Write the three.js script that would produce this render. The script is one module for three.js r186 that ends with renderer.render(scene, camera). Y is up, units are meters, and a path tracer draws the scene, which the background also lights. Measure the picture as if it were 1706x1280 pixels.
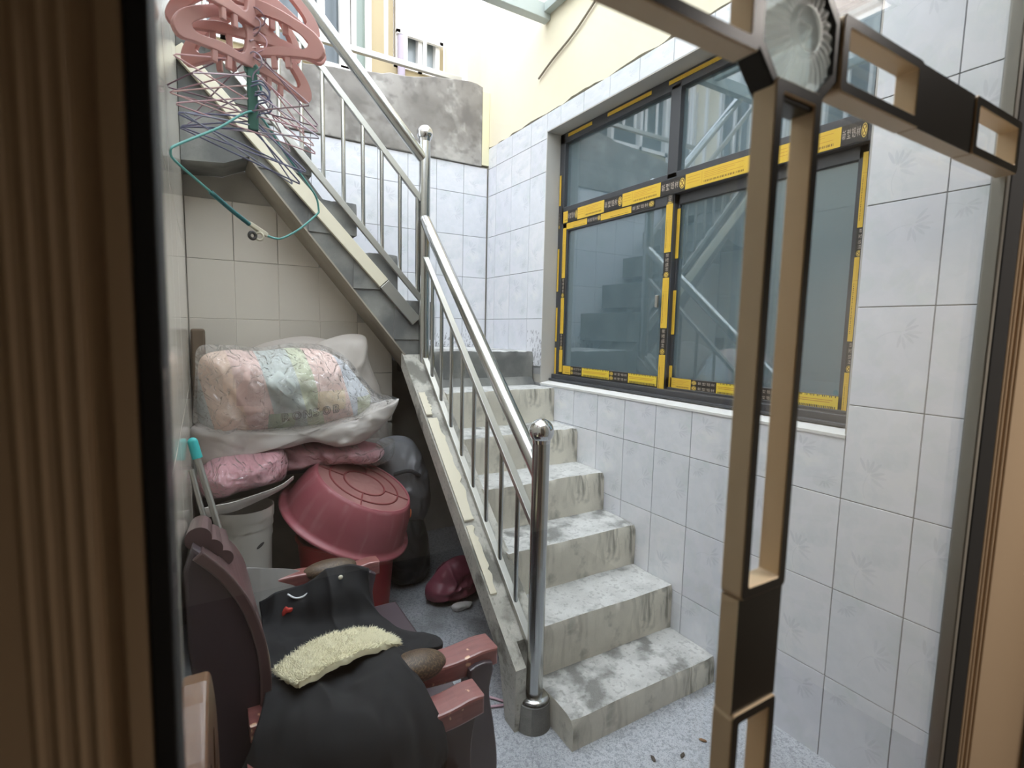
import * as THREE from 'three';
import { RoundedBoxGeometry } from 'three/addons/geometries/RoundedBoxGeometry.js';
import { mergeGeometries, mergeVertices } from 'three/addons/utils/BufferGeometryUtils.js';
import { RectAreaLightUniformsLib } from 'three/addons/lights/RectAreaLightUniformsLib.js';
RectAreaLightUniformsLib.init();
const V = (x, y, z) => new THREE.Vector3(x, y, z);
const scene = new THREE.Scene();

// ---------- camera, sky, light, exposure ----------
const camera = new THREE.PerspectiveCamera(72.95, 1706 / 1280, 0.01, 200);
const rad = Math.PI / 180, yaw = 30.91 * rad, pitch = -5.89 * rad;
camera.position.set(0, 1.473, 0);
camera.lookAt(Math.sin(yaw) * Math.cos(pitch), 1.473 + Math.sin(pitch), -Math.cos(yaw) * Math.cos(pitch));
camera.rotateZ(1.246 * rad);
camera.focus = 2.6; camera.userData.fStop = 6.5;
const renderer = new THREE.WebGLRenderer({ antialias: true });
renderer.toneMapping = THREE.LinearToneMapping;
renderer.toneMappingExposure = 1.12;
renderer.shadowMap.enabled = true;
{ // bright overcast sky, the same all round, brighter overhead
  const w = 64, h = 64, d = new Float32Array(w * h * 4);
  for (let y = 0; y < h; y++) for (let x = 0; x < w; x++) {
    const el = Math.sin(((y + 0.5) / h - 0.5) * Math.PI), L = el > 0 ? 6.6 * (1 + 1.6 * el) / 2.6 : 1.2, i = (y * w + x) * 4;
    d[i] = L * 0.95; d[i + 1] = L * 1.0; d[i + 2] = L * 1.11; d[i + 3] = 1;
  }
  const sky = new THREE.DataTexture(d, w, h, THREE.RGBAFormat, THREE.FloatType);
  sky.mapping = THREE.EquirectangularReflectionMapping; sky.magFilter = sky.minFilter = THREE.LinearFilter; sky.needsUpdate = true;
  scene.background = sky; scene.environment = sky;
}

// ---------- helpers ----------
let seedN = 7;
const rnd = () => { seedN = (seedN + 0x6d2b79f5) | 0; let t = Math.imul(seedN ^ (seedN >>> 15), 1 | seedN); t = (t + Math.imul(t ^ (t >>> 7), 61 | t)) ^ t; return ((t ^ (t >>> 14)) >>> 0) / 4294967296; };
const rr = (a, b) => a + (b - a) * rnd();
const hash = (x, y, z) => { let h = Math.imul(x, 374761393) ^ Math.imul(y, 668265263) ^ Math.imul(z, 2147483647 ^ 0x27d4eb2d); h = Math.imul(h ^ (h >>> 13), 1274126177); h ^= h >>> 16; return (h >>> 0) / 4294967296; };
const sm = (t) => t * t * (3 - 2 * t), lerp = (a, b, t) => a + (b - a) * t, clamp = (x, a = 0, b = 1) => Math.min(b, Math.max(a, x));
function noise(x, y, z = 0, wrap = 0) {
  const X = Math.floor(x), Y = Math.floor(y), Z = Math.floor(z), u = sm(x - X), v = sm(y - Y), w = sm(z - Z);
  const m = (i) => wrap ? ((i % wrap) + wrap) % wrap : i, h = (i, j, k) => hash(m(X + i), m(Y + j), Z + k);
  return lerp(lerp(lerp(h(0, 0, 0), h(1, 0, 0), u), lerp(h(0, 1, 0), h(1, 1, 0), u), v), lerp(lerp(h(0, 0, 1), h(1, 0, 1), u), lerp(h(0, 1, 1), h(1, 1, 1), u), v), w);
}
const fbm = (x, y, z = 0, o = 4, wrap = 0) => { let s = 0, a = 0.5, f = 1; for (let i = 0; i < o; i++) { s += a * noise(x * f, y * f, z + i * 7.3, wrap * f); a /= 2; f *= 2; } return s / (1 - Math.pow(0.5, o)); };
const lin = (hex) => new THREE.Color(hex);
function tex(n, m, size, fn, srgb = true) { // fn(u, v) -> [r, g, b] 0..1 as displayed; repeats every «size» metres
  const d = new Uint8Array(n * m * 4);
  for (let y = 0; y < m; y++) for (let x = 0; x < n; x++) { const c = fn(x / n, y / m), i = (y * n + x) * 4; for (let k = 0; k < 3; k++) d[i + k] = clamp(c[k]) * 255; d[i + 3] = 255; }
  const t = new THREE.DataTexture(d, n, m); t.wrapS = t.wrapT = THREE.RepeatWrapping; t.magFilter = t.minFilter = THREE.LinearFilter;
  if (srgb) t.colorSpace = THREE.SRGBColorSpace;
  t.repeat.set(1 / size, 1 / size); t.needsUpdate = true; return t;
}
function canvasTex(w, h, draw) {
  const c = document.createElement('canvas'); c.width = w; c.height = h; draw(c.getContext('2d'), w, h);
  const t = new THREE.CanvasTexture(c); t.colorSpace = THREE.SRGBColorSpace; t.magFilter = THREE.LinearFilter; return t;
}
const mix3 = (a, b, t) => [lerp(a[0], b[0], t), lerp(a[1], b[1], t), lerp(a[2], b[2], t)];
const std = (o) => new THREE.MeshStandardMaterial({ roughness: 0.7, ...o });
const phys = (o) => new THREE.MeshPhysicalMaterial({ roughness: 0.5, ...o });
const used = {};
const numbered = (n) => { const k = used[n] = (used[n] ?? -1) + 1; return k ? `${n}_${String(k).padStart(3, '0')}` : n; };
const shade = (o) => { o.castShadow = o.receiveShadow = true; return o; };
function part(name, geo, mat, parent) { const m = shade(new THREE.Mesh(geo, mat)); m.name = name; parent.add(m); return m; }
function thing(name, label, category, group, at = [0, 0, 0]) { const g = new THREE.Group(); g.name = numbered(name); g.position.set(...at); g.userData = { label, category }; if (group) g.userData.group = group; scene.add(g); return g; }
function solo(name, geo, mat, label, category, group) { const m = shade(new THREE.Mesh(geo, mat)); m.name = numbered(name); m.userData = { label, category }; if (group) m.userData.group = group; scene.add(m); return m; }
function struct(name, label, at = [0, 0, 0]) { const g = new THREE.Group(); g.name = name; g.position.set(...at); g.userData = { label, kind: 'structure' }; scene.add(g); return g; }
const merge = (a) => { const b = a.map((g) => { g = g.index ? g.toNonIndexed() : g; if (!g.attributes.uv) g.setAttribute('uv', new THREE.BufferAttribute(new Float32Array(g.attributes.position.count * 2), 2)); for (const k of Object.keys(g.attributes)) if (!['position', 'normal', 'uv'].includes(k)) g.deleteAttribute(k); g.clearGroups?.(); return g; }); return mergeGeometries(b); };
function uvMetres(g) { // box mapping in metres from position and normal
  g = g.index ? g.toNonIndexed() : g; const p = g.attributes.position, uv = new Float32Array(p.count * 2), a = V(), b = V(), c = V(), n = V();
  for (let i = 0; i < p.count; i += 3) {
    a.fromBufferAttribute(p, i); b.fromBufferAttribute(p, i + 1); c.fromBufferAttribute(p, i + 2); n.crossVectors(b.clone().sub(a), c.clone().sub(a));
    const x = Math.abs(n.x), y = Math.abs(n.y), z = Math.abs(n.z);
    [a, b, c].forEach((q, k) => { const [u, v] = y >= x && y >= z ? [q.x, q.z] : x >= z ? [q.z, q.y] : [q.x, q.y]; uv[(i + k) * 2] = u; uv[(i + k) * 2 + 1] = v; });
  }
  g.setAttribute('uv', new THREE.BufferAttribute(uv, 2)); return g;
}
const box = (x0, x1, y0, y1, z0, z1) => uvMetres(new THREE.BoxGeometry(Math.abs(x1 - x0), Math.abs(y1 - y0), Math.abs(z1 - z0)).translate((x0 + x1) / 2, (y0 + y1) / 2, (z0 + z1) / 2));
const rbox = (x0, x1, y0, y1, z0, z1, r = 0.004) => uvMetres(new RoundedBoxGeometry(Math.abs(x1 - x0), Math.abs(y1 - y0), Math.abs(z1 - z0), 2, r).translate((x0 + x1) / 2, (y0 + y1) / 2, (z0 + z1) / 2));
const tube = (pts, r, seg = 24, rs = 10, closed = false, tension = 0.5) => new THREE.TubeGeometry(new THREE.CatmullRomCurve3(pts.map((p) => p.isVector3 ? p : V(...p)), closed, 'catmullrom', tension), seg, r, rs, closed);
function rod(a, b, r, rs = 16) { const A = V(...a), B = V(...b), d = B.clone().sub(A), g = new THREE.CylinderGeometry(r, r, d.length(), rs, 1); g.applyQuaternion(new THREE.Quaternion().setFromUnitVectors(V(0, 1, 0), d.clone().normalize())); const m = A.add(B).multiplyScalar(0.5); return g.translate(m.x, m.y, m.z); }
function beam(a, b, w, h, r = 0.003) { // square bar from a to b, w level across, h the other way
  const A = V(...a), B = V(...b), d = B.clone().sub(A), L = d.length(), g = new RoundedBoxGeometry(w, h, L, 2, Math.min(r, w / 2.2, h / 2.2)); d.normalize();
  const s = V().crossVectors(V(0, 1, 0), d).normalize(), u = V().crossVectors(d, s), m = A.add(B).multiplyScalar(0.5);
  return g.applyMatrix4(new THREE.Matrix4().makeBasis(s, u, d).setPosition(m));
}
function prism(pts, axis, a, b, bevel = 0) { // polygon in the plane across «axis», from a to b along it. pts: z axis -> [x, y]; x axis -> [z, y]; y axis -> [x, z]
  const sh = new THREE.Shape(pts.map((p) => new THREE.Vector2(axis === 'x' ? -p[0] : p[0], axis === 'y' ? -p[1] : p[1])));
  const g = new THREE.ExtrudeGeometry(sh, { depth: Math.abs(b - a) - 2 * bevel, bevelEnabled: bevel > 0, bevelThickness: bevel, bevelSize: bevel, bevelOffset: -bevel, bevelSegments: 2, curveSegments: 16 });
  g.translate(0, 0, Math.min(a, b) + bevel);
  if (axis === 'x') g.rotateY(Math.PI / 2);
  if (axis === 'y') g.rotateX(-Math.PI / 2);
  return uvMetres(g);
}
const smooth2 = (pts, n, closed = true) => new THREE.CatmullRomCurve3(pts.map((p) => V(p[0], p[1], 0)), closed, 'centripetal').getSpacedPoints(n).slice(0, closed ? n : n + 1).map((p) => [p.x, p.y]);
function smoothGeo(g) { g.deleteAttribute('normal'); g = mergeVertices(g, 1e-5); g.computeVertexNormals(); return g; }
// a filled sack: outline in its own plane, swelling to «deep» both ways, with creases
function sack(pts, deep, { z = 0, n = 96, rings = 16, crease = 0.012, freq = 14, seed = 1, flatBack = 0.6, lean = 0 } = {}) {
  const out = smooth2(pts, n); let cx = 0, cy = 0; out.forEach((p) => { cx += p[0] / n; cy += p[1] / n; });
  const pos = [], uv = [], idx = [];
  for (const side of [1, -1]) for (let k = 0; k <= rings; k++) for (let i = 0; i < n; i++) {
    const t = k / rings, x = lerp(cx, out[i][0], t), y = lerp(cy, out[i][1], t), sw = Math.pow(1 - Math.pow(t, 2.6), 0.62);
    const c1 = fbm(x * freq * 0.45, y * freq * 0.45, seed * 3.1, 3), ridge = 1 - Math.abs(2 * fbm(x * freq + c1 * 3, y * freq * 0.7 - c1 * 3, seed, 3) - 1);
    const dz = side * sw * deep * (side < 0 ? flatBack : 1) * (0.72 + 0.5 * c1) + side * (ridge * ridge - 0.5) * crease * Math.min(1, sw * 1.6 + 0.15);
    pos.push(x, y, z + dz + lean * (y - cy)); uv.push(x, y);
  }
  const row = (s, k) => (s * (rings + 1) + k) * n;
  for (let s = 0; s < 2; s++) for (let k = 0; k < rings; k++) for (let i = 0; i < n; i++) {
    const a = row(s, k) + i, b = row(s, k) + (i + 1) % n, c = row(s, k + 1) + i, d = row(s, k + 1) + (i + 1) % n;
    s ? idx.push(a, d, c, a, b, d) : idx.push(a, c, d, a, d, b);
  }
  const g = new THREE.BufferGeometry(); g.setAttribute('position', new THREE.Float32BufferAttribute(pos, 3)); g.setAttribute('uv', new THREE.Float32BufferAttribute(uv, 2)); g.setIndex(idx);
  g.computeVertexNormals(); return g;
}
// cloth over a grid of points (rows of [x, y, z]), with folds and a real thickness
function cloth(rows, thick, { nu = 70, nv = 90, amp = 0.01, freq = 12, seed = 3 } = {}) {
  const cr = rows.map((r) => new THREE.CatmullRomCurve3(r.map((p) => V(...p)))), P = [];
  for (let i = 0; i <= nu; i++) { const c = new THREE.CatmullRomCurve3(cr.map((k) => k.getPoint(i / nu))); for (let j = 0; j <= nv; j++) P.push(c.getPoint(j / nv)); }
  const id = (i, j) => i * (nv + 1) + j, N = P.map(() => V()), A = V(), B = V();
  for (let i = 0; i <= nu; i++) for (let j = 0; j <= nv; j++) {
    A.subVectors(P[id(Math.min(nu, i + 1), j)], P[id(Math.max(0, i - 1), j)]); B.subVectors(P[id(i, Math.min(nv, j + 1))], P[id(i, Math.max(0, j - 1))]); N[id(i, j)].crossVectors(B, A).normalize();
    if (N[id(i, j)].y < 0) N[id(i, j)].negate();
  }
  const Q = P.map((p, k) => { const r = 1 - Math.abs(2 * fbm(p.x * freq, p.y * freq * 0.5 + p.z * freq * 0.6, seed, 3) - 1); return p.clone().addScaledVector(N[k], (r - 0.6) * amp * 2 + (noise(p.x * freq * 4, p.z * freq * 4, seed) - 0.5) * amp * 0.3); });
  const pos = [], uv = [], idx = [], m = Q.length;
  for (const s of [0, 1]) Q.forEach((q, k) => { const p = q.clone().addScaledVector(N[k], s ? -thick : 0); pos.push(p.x, p.y, p.z); uv.push(p.x, p.z + p.y); });
  for (let i = 0; i < nu; i++) for (let j = 0; j < nv; j++) { const a = id(i, j), b = id(i + 1, j), c = id(i + 1, j + 1), d = id(i, j + 1); idx.push(a, c, b, a, d, c, m + a, m + b, m + c, m + a, m + c, m + d); }
  const edge = []; for (let i = 0; i < nu; i++) edge.push([id(i, 0), id(i + 1, 0)], [id(i + 1, nv), id(i, nv)]); for (let j = 0; j < nv; j++) edge.push([id(0, j + 1), id(0, j)], [id(nu, j), id(nu, j + 1)]);
  for (const [a, b] of edge) idx.push(a, b, m + b, a, m + b, m + a);
  const g = new THREE.BufferGeometry(); g.setAttribute('position', new THREE.Float32BufferAttribute(pos, 3)); g.setAttribute('uv', new THREE.Float32BufferAttribute(uv, 2)); g.setIndex(idx); g.computeVertexNormals(); g.userData.surface = { Q, N };
  return g;
}

// ---------- materials ----------
const tConcrete = tex(512, 512, 0.9, (u, v) => { // stained pale concrete
  const a = fbm(u * 6, v * 6, 1, 6, 6), b = fbm(u * 14, v * 14, 5, 5, 14), g = hash(u * 512 | 0, v * 512 | 0, 3), st = clamp((a - 0.52) * 7) * clamp((b - 0.36) * 4) + 0.28 * clamp((fbm(u * 70, v * 70, 8, 3, 70) - 0.6) * 8);
  let c = mix3([0.80, 0.80, 0.785], [0.69, 0.69, 0.675], clamp((b - 0.3) * 1.6)); c = mix3(c, [0.42, 0.42, 0.405], Math.min(1, st * 1.3) * 0.7);
  return c.map((k) => k + (g - 0.5) * 0.07);
});
const tRiser = tex(512, 512, 0.75, (u, v) => { // cream concrete with dark runs of dirt and moss
  const a = fbm(u * 5, v * 5, 11, 5, 5), run = fbm(u * 46 + 2 * fbm(u * 9, v * 9, 3, 3, 9), v * 5, 4, 4), patch = fbm(u * 4, v * 4, 21, 4, 4), g = hash(u * 512 | 0, v * 512 | 0, 9);
  let c = mix3([0.87, 0.85, 0.79], [0.77, 0.75, 0.70], clamp((a - 0.3) * 2)); c = mix3(c, [0.36, 0.355, 0.32], clamp((run - 0.42) * 4) * clamp((patch - 0.46) * 5) * (0.25 + 0.75 * clamp((u - 0.72) * 6)) * 0.8); c = mix3(c, [0.42, 0.42, 0.39], clamp((fbm(u * 9, v * 9, 31, 4, 9) - 0.58) * 5) * 0.6);
  return c.map((k) => k + (g - 0.5) * 0.05);
});
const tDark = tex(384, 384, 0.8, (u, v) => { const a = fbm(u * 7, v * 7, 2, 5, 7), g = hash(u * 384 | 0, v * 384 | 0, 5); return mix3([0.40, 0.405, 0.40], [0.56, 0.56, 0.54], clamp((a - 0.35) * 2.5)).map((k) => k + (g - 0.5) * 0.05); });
const tCement = tex(512, 512, 1.1, (u, v) => { const a = fbm(u * 5, v * 5, 41, 6, 5), b = fbm(u * 13, v * 13, 47, 4, 13); let c = mix3([0.50, 0.485, 0.46], [0.66, 0.645, 0.62], clamp((a - 0.3) * 2.4)); c = mix3(c, [0.80, 0.79, 0.76], clamp((b - 0.58) * 6) * 0.5); c = mix3(c, [0.42, 0.41, 0.39], clamp((fbm(u * 26, v * 26, 57, 4, 26) - 0.52) * 5) * 0.45); return mix3(c, [0.40, 0.385, 0.37], clamp((fbm(u * 9, v * 9, 52, 4, 9) - 0.6) * 6) * 0.5); });
const tFloor = tex(1024, 1024, 1.6, (u, v) => { // speckled grey floor with worn and dirty patches
  const a = fbm(u * 5, v * 5, 61, 5, 5), s = hash(u * 640 | 0, v * 640 | 0, 17), s2 = fbm(u * 190, v * 190, 63, 2, 190); let c = mix3([0.74, 0.755, 0.775], [0.62, 0.635, 0.655], clamp((a - 0.35) * 2)); c = mix3(c, [0.38, 0.40, 0.42], clamp((s2 - 0.52) * 5) * 0.3); c = mix3(c, [0.40, 0.42, 0.44], s < 0.16 ? 0.45 : 0); c = mix3(c, [0.86, 0.87, 0.88], s > 0.93 ? 0.5 : 0); return mix3(c, [0.42, 0.43, 0.43], clamp((fbm(u * 7, v * 7, 66, 4, 7) - 0.6) * 6) * 0.5);
});
const tPlaster = tex(256, 256, 1.3, (u, v) => { const a = fbm(u * 5, v * 5, 71, 5, 5); return mix3([0.93, 0.895, 0.80], [0.90, 0.86, 0.765], a); });
const tBare = tex(256, 256, 0.8, (u, v) => { const a = fbm(u * 6, v * 6, 75, 5, 6); return mix3([0.70, 0.685, 0.65], [0.60, 0.585, 0.55], clamp((a - 0.3) * 2)); });
const tWood = tex(256, 256, 0.25, (u, v) => { const g = fbm(u * 3, v * 40, 81, 4), w = fbm(u * 16, v * 16, 83, 4, 16); return mix3(mix3([0.60, 0.375, 0.355], [0.45, 0.27, 0.26], g), [0.84, 0.68, 0.55], clamp((w - 0.74) * 14)); });
const tCrinkle = tex(256, 256, 0.22, (u, v) => { const w = fbm(u * 4, v * 4, 131, 3, 4) * 2.5, r = 1 - Math.abs(2 * fbm(u * 5 + w, v * 5 - w, 133, 4) - 1), k = Math.pow(r, 3); return [k, k, k]; }, false);
const M = {
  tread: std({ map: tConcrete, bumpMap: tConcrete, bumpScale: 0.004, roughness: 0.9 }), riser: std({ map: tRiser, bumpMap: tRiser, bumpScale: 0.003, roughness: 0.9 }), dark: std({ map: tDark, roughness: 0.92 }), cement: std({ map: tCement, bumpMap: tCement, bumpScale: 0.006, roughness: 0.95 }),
  floor: std({ map: tFloor, roughness: 0.75 }), plaster: std({ map: tPlaster, roughness: 0.9 }), bare: std({ map: tBare, roughness: 0.9 }), grout: std({ color: lin('#8f9090'), roughness: 0.95 }),
  white: std({ color: lin('#d9d8d4'), roughness: 0.8 }), soffit: std({ map: tBare, color: lin('#efe8e0'), roughness: 0.9 }), soffitGrey: std({ color: lin('#b9b6b0'), roughness: 0.85 }),
  steel: std({ color: lin('#b9bab8'), metalness: 1, roughness: 0.2 }), steelFlat: std({ color: lin('#b5b4ae'), metalness: 0.9, roughness: 0.38 }), chrome: std({ color: lin('#cfcfcf'), metalness: 1, roughness: 0.09 }), cream: std({ color: lin('#dcd5bf'), roughness: 0.55 }),
  alu: std({ color: lin('#4a4c50'), roughness: 0.4, metalness: 0.3 }), glass: phys({ color: lin('#9bb2ba'), transmission: 0.7, roughness: 0.02, ior: 2.35, thickness: 0, specularColor: lin('#bcd4dd') }), doorGlass: phys({ color: lin('#ffffff'), transmission: 1, roughness: 0.0, ior: 1.5, thickness: 0 }),
  bronze: std({ color: lin('#d3bc9b'), metalness: 0.2, roughness: 0.42 }), bronzeShaded: std({ color: lin('#100f0c'), roughness: 0.3 }), rubber: std({ color: lin('#0b0b0c'), roughness: 0.7 }), stile: std({ color: lin('#b59c7e'), metalness: 0.15, roughness: 0.45 }),
  crystal: phys({ color: lin('#f6f8f4'), transmission: 0.85, roughness: 0.5, ior: 1.5, thickness: 0 }), wood: phys({ map: tWood, roughness: 0.32, clearcoat: 0.5, clearcoatRoughness: 0.3 }), woodMid: phys({ color: lin('#5c4848'), roughness: 0.35, clearcoat: 0.5, clearcoatRoughness: 0.3 }), woodDark: phys({ color: lin('#453a40'), roughness: 0.4, clearcoat: 0.35, clearcoatRoughness: 0.35 }),
  film: phys({ color: lin('#ffffff'), transmission: 0.92, roughness: 0.13, thickness: 0, bumpMap: tCrinkle, bumpScale: 0.02 }), poly: phys({ color: lin('#fbfdfb'), transmission: 1, roughness: 0.45, ior: 1.3, thickness: 0 }), barWhite: std({ color: lin('#e9e7e2'), roughness: 0.5 }), darkGlass: std({ color: lin('#5a6265'), roughness: 0.12, metalness: 0.2 }),
};

// ---------- floor ----------
{
  const f = struct('floor', 'speckled grey courtyard floor at the foot of the stairs');
  part('floor_slab', box(-0.05, 1.827, -0.12, 0, -3.456, -0.28), M.floor, f);
}
// ---------- tiles ----------
const tileMats = [0, 1, 2, 3].map((k) => std({ roughness: 0.22, map: canvasTex(192, 288, (g, w, h) => {
  g.fillStyle = ['#e0e1e6', '#dcdde3', '#e3e3e7', '#dddfe4'][k]; g.fillRect(0, 0, w, h);
  for (let i = 0; i < 60; i++) { g.fillStyle = `rgba(${rnd() > 0.5 ? '196,200,206' : '236,236,238'},0.10)`; g.beginPath(); g.ellipse(rnd() * w, rnd() * h, 10 + rnd() * 45, 8 + rnd() * 30, rnd() * 3, 0, 7); g.fill(); }
  const sprig = (x, y, s, a) => { g.save(); g.translate(x, y); g.rotate(a); for (let i = 0; i < 7; i++) { g.fillStyle = `rgba(142,148,156,${0.09 + 0.09 * rnd()})`; g.save(); g.rotate(-1.3 + i * 0.43 + rr(-0.1, 0.1)); g.beginPath(); g.ellipse(s * (0.6 + 0.3 * rnd()), 0, s * 0.5, s * 0.11, 0, 0, 7); g.fill(); g.restore(); } g.strokeStyle = 'rgba(140,146,154,0.12)'; g.lineWidth = 2; g.beginPath(); g.moveTo(0, 0); g.quadraticCurveTo(-s, s * 0.3, -s * 1.3, s * 1.2); g.stroke(); g.restore(); };
  if (k === 0) { sprig(60, 90, 42, -0.3); sprig(140, 220, 30, 0.6); } if (k === 1) { sprig(120, 70, 36, 0.4); } if (k === 2) sprig(70, 200, 40, -0.8); if (k === 3) { sprig(40, 40, 26, 0.9); sprig(130, 150, 38, -0.2); }
}) }));
const creamTiles = [0, 1].map((k) => std({ roughness: 0.4, color: lin(k ? '#d3ccc0' : '#cec7bb') }));
const mouldTiles = [5, 6].map((q) => std({ roughness: 0.25, map: canvasTex(192, 288, (g, w, h) => { g.fillStyle = '#dedfe3'; g.fillRect(0, 0, w, h); for (let i = 0; i < 150; i++) { const y = h - Math.pow(rnd(), 1.6) * h * 0.75; g.fillStyle = `rgba(70,70,72,${0.12 + 0.4 * rnd()})`; g.beginPath(); g.ellipse(Math.pow(rnd(), q === 5 ? 0.5 : 1.2) * w, y, 1 + rnd() * 4, 2 + rnd() * 12, 0.2, 0, 7); g.fill(); } }) }));
const tileGeo = {};
function tileShape(w, h, t = 0.008) { const key = `${w.toFixed(3)} ${h.toFixed(3)}`; return tileGeo[key] ??= new RoundedBoxGeometry(w - 0.0028, h - 0.0028, t, 1, 0.0018); }
function tileUV(g, w, h) { const p = g.attributes.position, uv = g.attributes.uv; for (let i = 0; i < p.count; i++) uv.setXY(i, p.getX(i) / w + 0.5, p.getY(i) / h + 0.5); return g; }
function tileGrid(parent, mats, us, vs, place, skip = () => false) {
  for (let i = 0; i < us.length - 1; i++) for (let j = 0; j < vs.length - 1; j++) {
    const u0 = us[i], u1 = us[i + 1], v0 = vs[j], v1 = vs[j + 1]; if (skip((u0 + u1) / 2, (v0 + v1) / 2)) continue;
    const w = Math.abs(u1 - u0), h = Math.abs(v1 - v0), m = part('tile', tileUV(tileShape(w, h), w, h), mats === tileMats && (v0 + v1) / 2 < 1.42 && v0 > 1.2 && ((parent.name === 'wall_right' && u0 > -3 && u1 < -2.6) || (parent.name === 'wall_back' && u0 > 1.2)) ? mouldTiles[parent.name === 'wall_back' ? 1 : 0] : mats[rnd() * mats.length | 0], parent);
    place(m, (u0 + u1) / 2, (v0 + v1) / 2); m.rotation.x += rr(-0.0012, 0.0012); m.rotation.y += rr(-0.0015, 0.0015);
  }
}
// ---------- right wall: masonry with a window opening, yellow plaster above, tiles below ----------
const XR = 1.827, WZ0 = -2.705, WZ1 = -0.888, WY0 = 1.152, WY1 = 2.665, TILETOP = 2.77;
{
  const w = struct('wall_right', 'white tiled courtyard wall with cream plaster above the tiles');
  const x0 = XR + 0.006, x1 = 2.02;
  part('masonry', merge([box(x0, x1, -0.1, WY0 - 0.006, -5.0, -0.16), box(x0, x1, WY1, TILETOP - 0.01, -5.0, -0.16), box(x0, x1, WY0 - 0.006, WY1, -5.0, WZ0), box(x0, x1, WY0 - 0.006, WY1, WZ1, -0.16)]), M.bare, w);
  // plaster with an uneven lower edge
  const edge = []; for (let i = 0; i <= 80; i++) { const z = lerp(-3.456, -0.2, i / 80); edge.push([z, TILETOP + 0.008 + 0.016 * (fbm(i * 0.45, 3, 1, 3) - 0.5) * 2]); }
  part('plaster', prism([[-5.0, 2.55], [-3.47, 2.55], ...edge, [-0.2, 3.8], [-5.0, 3.8]], 'x', x0 - 0.003, x1), M.plaster, w);
  const put = (m, z, y) => { m.position.set(XR + 0.004, y, z); m.rotation.y = -Math.PI / 2; };
  tileGrid(w, tileMats, [-3.448, -3.33, -3.116, -2.882, WZ0], [1.25, 1.55, 1.85, 2.142, 2.432, 2.625, TILETOP], put);
  const cols = [WZ0, -2.568, -2.358, -2.148, -1.938, -1.728, -1.518, -1.308, -1.098, WZ1];
  tileGrid(w, tileMats, cols, [-0.02, 0.299, 0.617, 0.935, WY0], put); tileGrid(w, tileMats, cols, [WY1, TILETOP], put);
  tileGrid(w, tileMats, [WZ1, -0.678, -0.468, -0.258], [-0.02, 0.299, 0.617, 0.935, 1.253, 1.571, 1.889, 2.207, 2.525, TILETOP], put);
  part('grout_bed', merge([box(XR + 0.0045, XR + 0.007, 1.2, TILETOP - 0.004, -3.456, WZ0 - 0.001), box(XR + 0.0045, XR + 0.007, 0, WY0 - 0.004, -2.9, -0.258), box(XR + 0.0045, XR + 0.007, WY1 + 0.003, TILETOP - 0.004, WZ0, WZ1), box(XR + 0.0045, XR + 0.007, WY0, TILETOP - 0.004, WZ1 + 0.001, -0.258)]), M.grout, w);
  part('sill', prism([[XR - 0.004, WY0 - 0.012], [XR - 0.004, WY0 - 0.002], [1.95, WY0 + 0.02], [1.95, WY0 - 0.012]], 'z', WZ0 + 0.001, WZ1 - 0.001), M.white, w);
  part('reveal', merge([box(XR + 0.001, 1.99, WY0, WY1, WZ0 - 0.006, WZ0 + 0.004), box(XR + 0.001, 1.99, WY0, WY1, WZ1 - 0.004, WZ1 + 0.006), box(XR + 0.001, 1.99, WY1 - 0.004, WY1 + 0.006, WZ0, WZ1)]), M.soffitGrey, w);
}
// ---------- back wall over the landing ----------
const ZB = -3.456;
{
  const w = struct('wall_back', 'white tiled back wall behind the stair landing under a grey cement parapet');
  part('masonry', box(-0.3, 1.83, -0.1, 2.64, ZB - 0.25, ZB - 0.008), M.bare, w);
  part('grout_bed', box(-0.3, 1.82, 1.3, 2.63, ZB - 0.0085, ZB - 0.004), M.grout, w);
  tileGrid(w, tileMats, [1.822, 1.635, 1.43, 1.225, 1.02, 0.815, 0.61, 0.405, 0.2, -0.005, -0.2], [1.25, 1.55, 1.85, 2.142, 2.432, 2.632], (m, x, y) => m.position.set(x, y, ZB - 0.004));
  const top = smooth2([[-0.3, 2.93], [0.2, 2.99], [0.62, 3.03], [0.85, 3.05], [1.06, 3.095], [1.3, 3.13], [1.5, 3.17], [1.7, 3.19], [1.772, 3.175]], 40, false).map(([x, y], i) => [x, y + (noise(i * 0.7, 2) - 0.5) * 0.016]);
  part('parapet', prism([[-0.3, 2.636], [1.77, 2.636], ...top.reverse()], 'z', ZB - 0.24, ZB + 0.012, 0.006), M.cement, w);
  part('plaster_strip', box(1.772, 1.828, 2.65, 3.15, ZB - 0.2, ZB + 0.009), std({ color: lin('#e6e0bd'), roughness: 0.9 }), w);
}
{
  const w = struct('wall_under_stairs', 'cream tiled wall filling in below the upper flight');
  part('masonry', prism([[-0.3, -0.1], [1.0, -0.1], [1.0, 1.31], [0.93, 1.39], [0.22, 2.262], [0.12, 2.214], [-0.3, 2.19]], 'z', -3.44, -3.112), M.bare, w);
  part('grout_bed', box(-0.05, 0.78, 0.9, 1.8, -3.112, -3.1045), creamTiles[1], w);
  tileGrid(w, creamTiles, [-0.05, 0.16, 0.37, 0.58, 0.79, 1.0], [0.9, 1.2, 1.5, 1.8, 2.1], (m, x, y) => m.position.set(x, y, -3.106), (u, v) => v + 0.15 > 1.628 + 0.2435 * Math.floor((1.163 - u - 0.105) / 0.2205));
}
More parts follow.
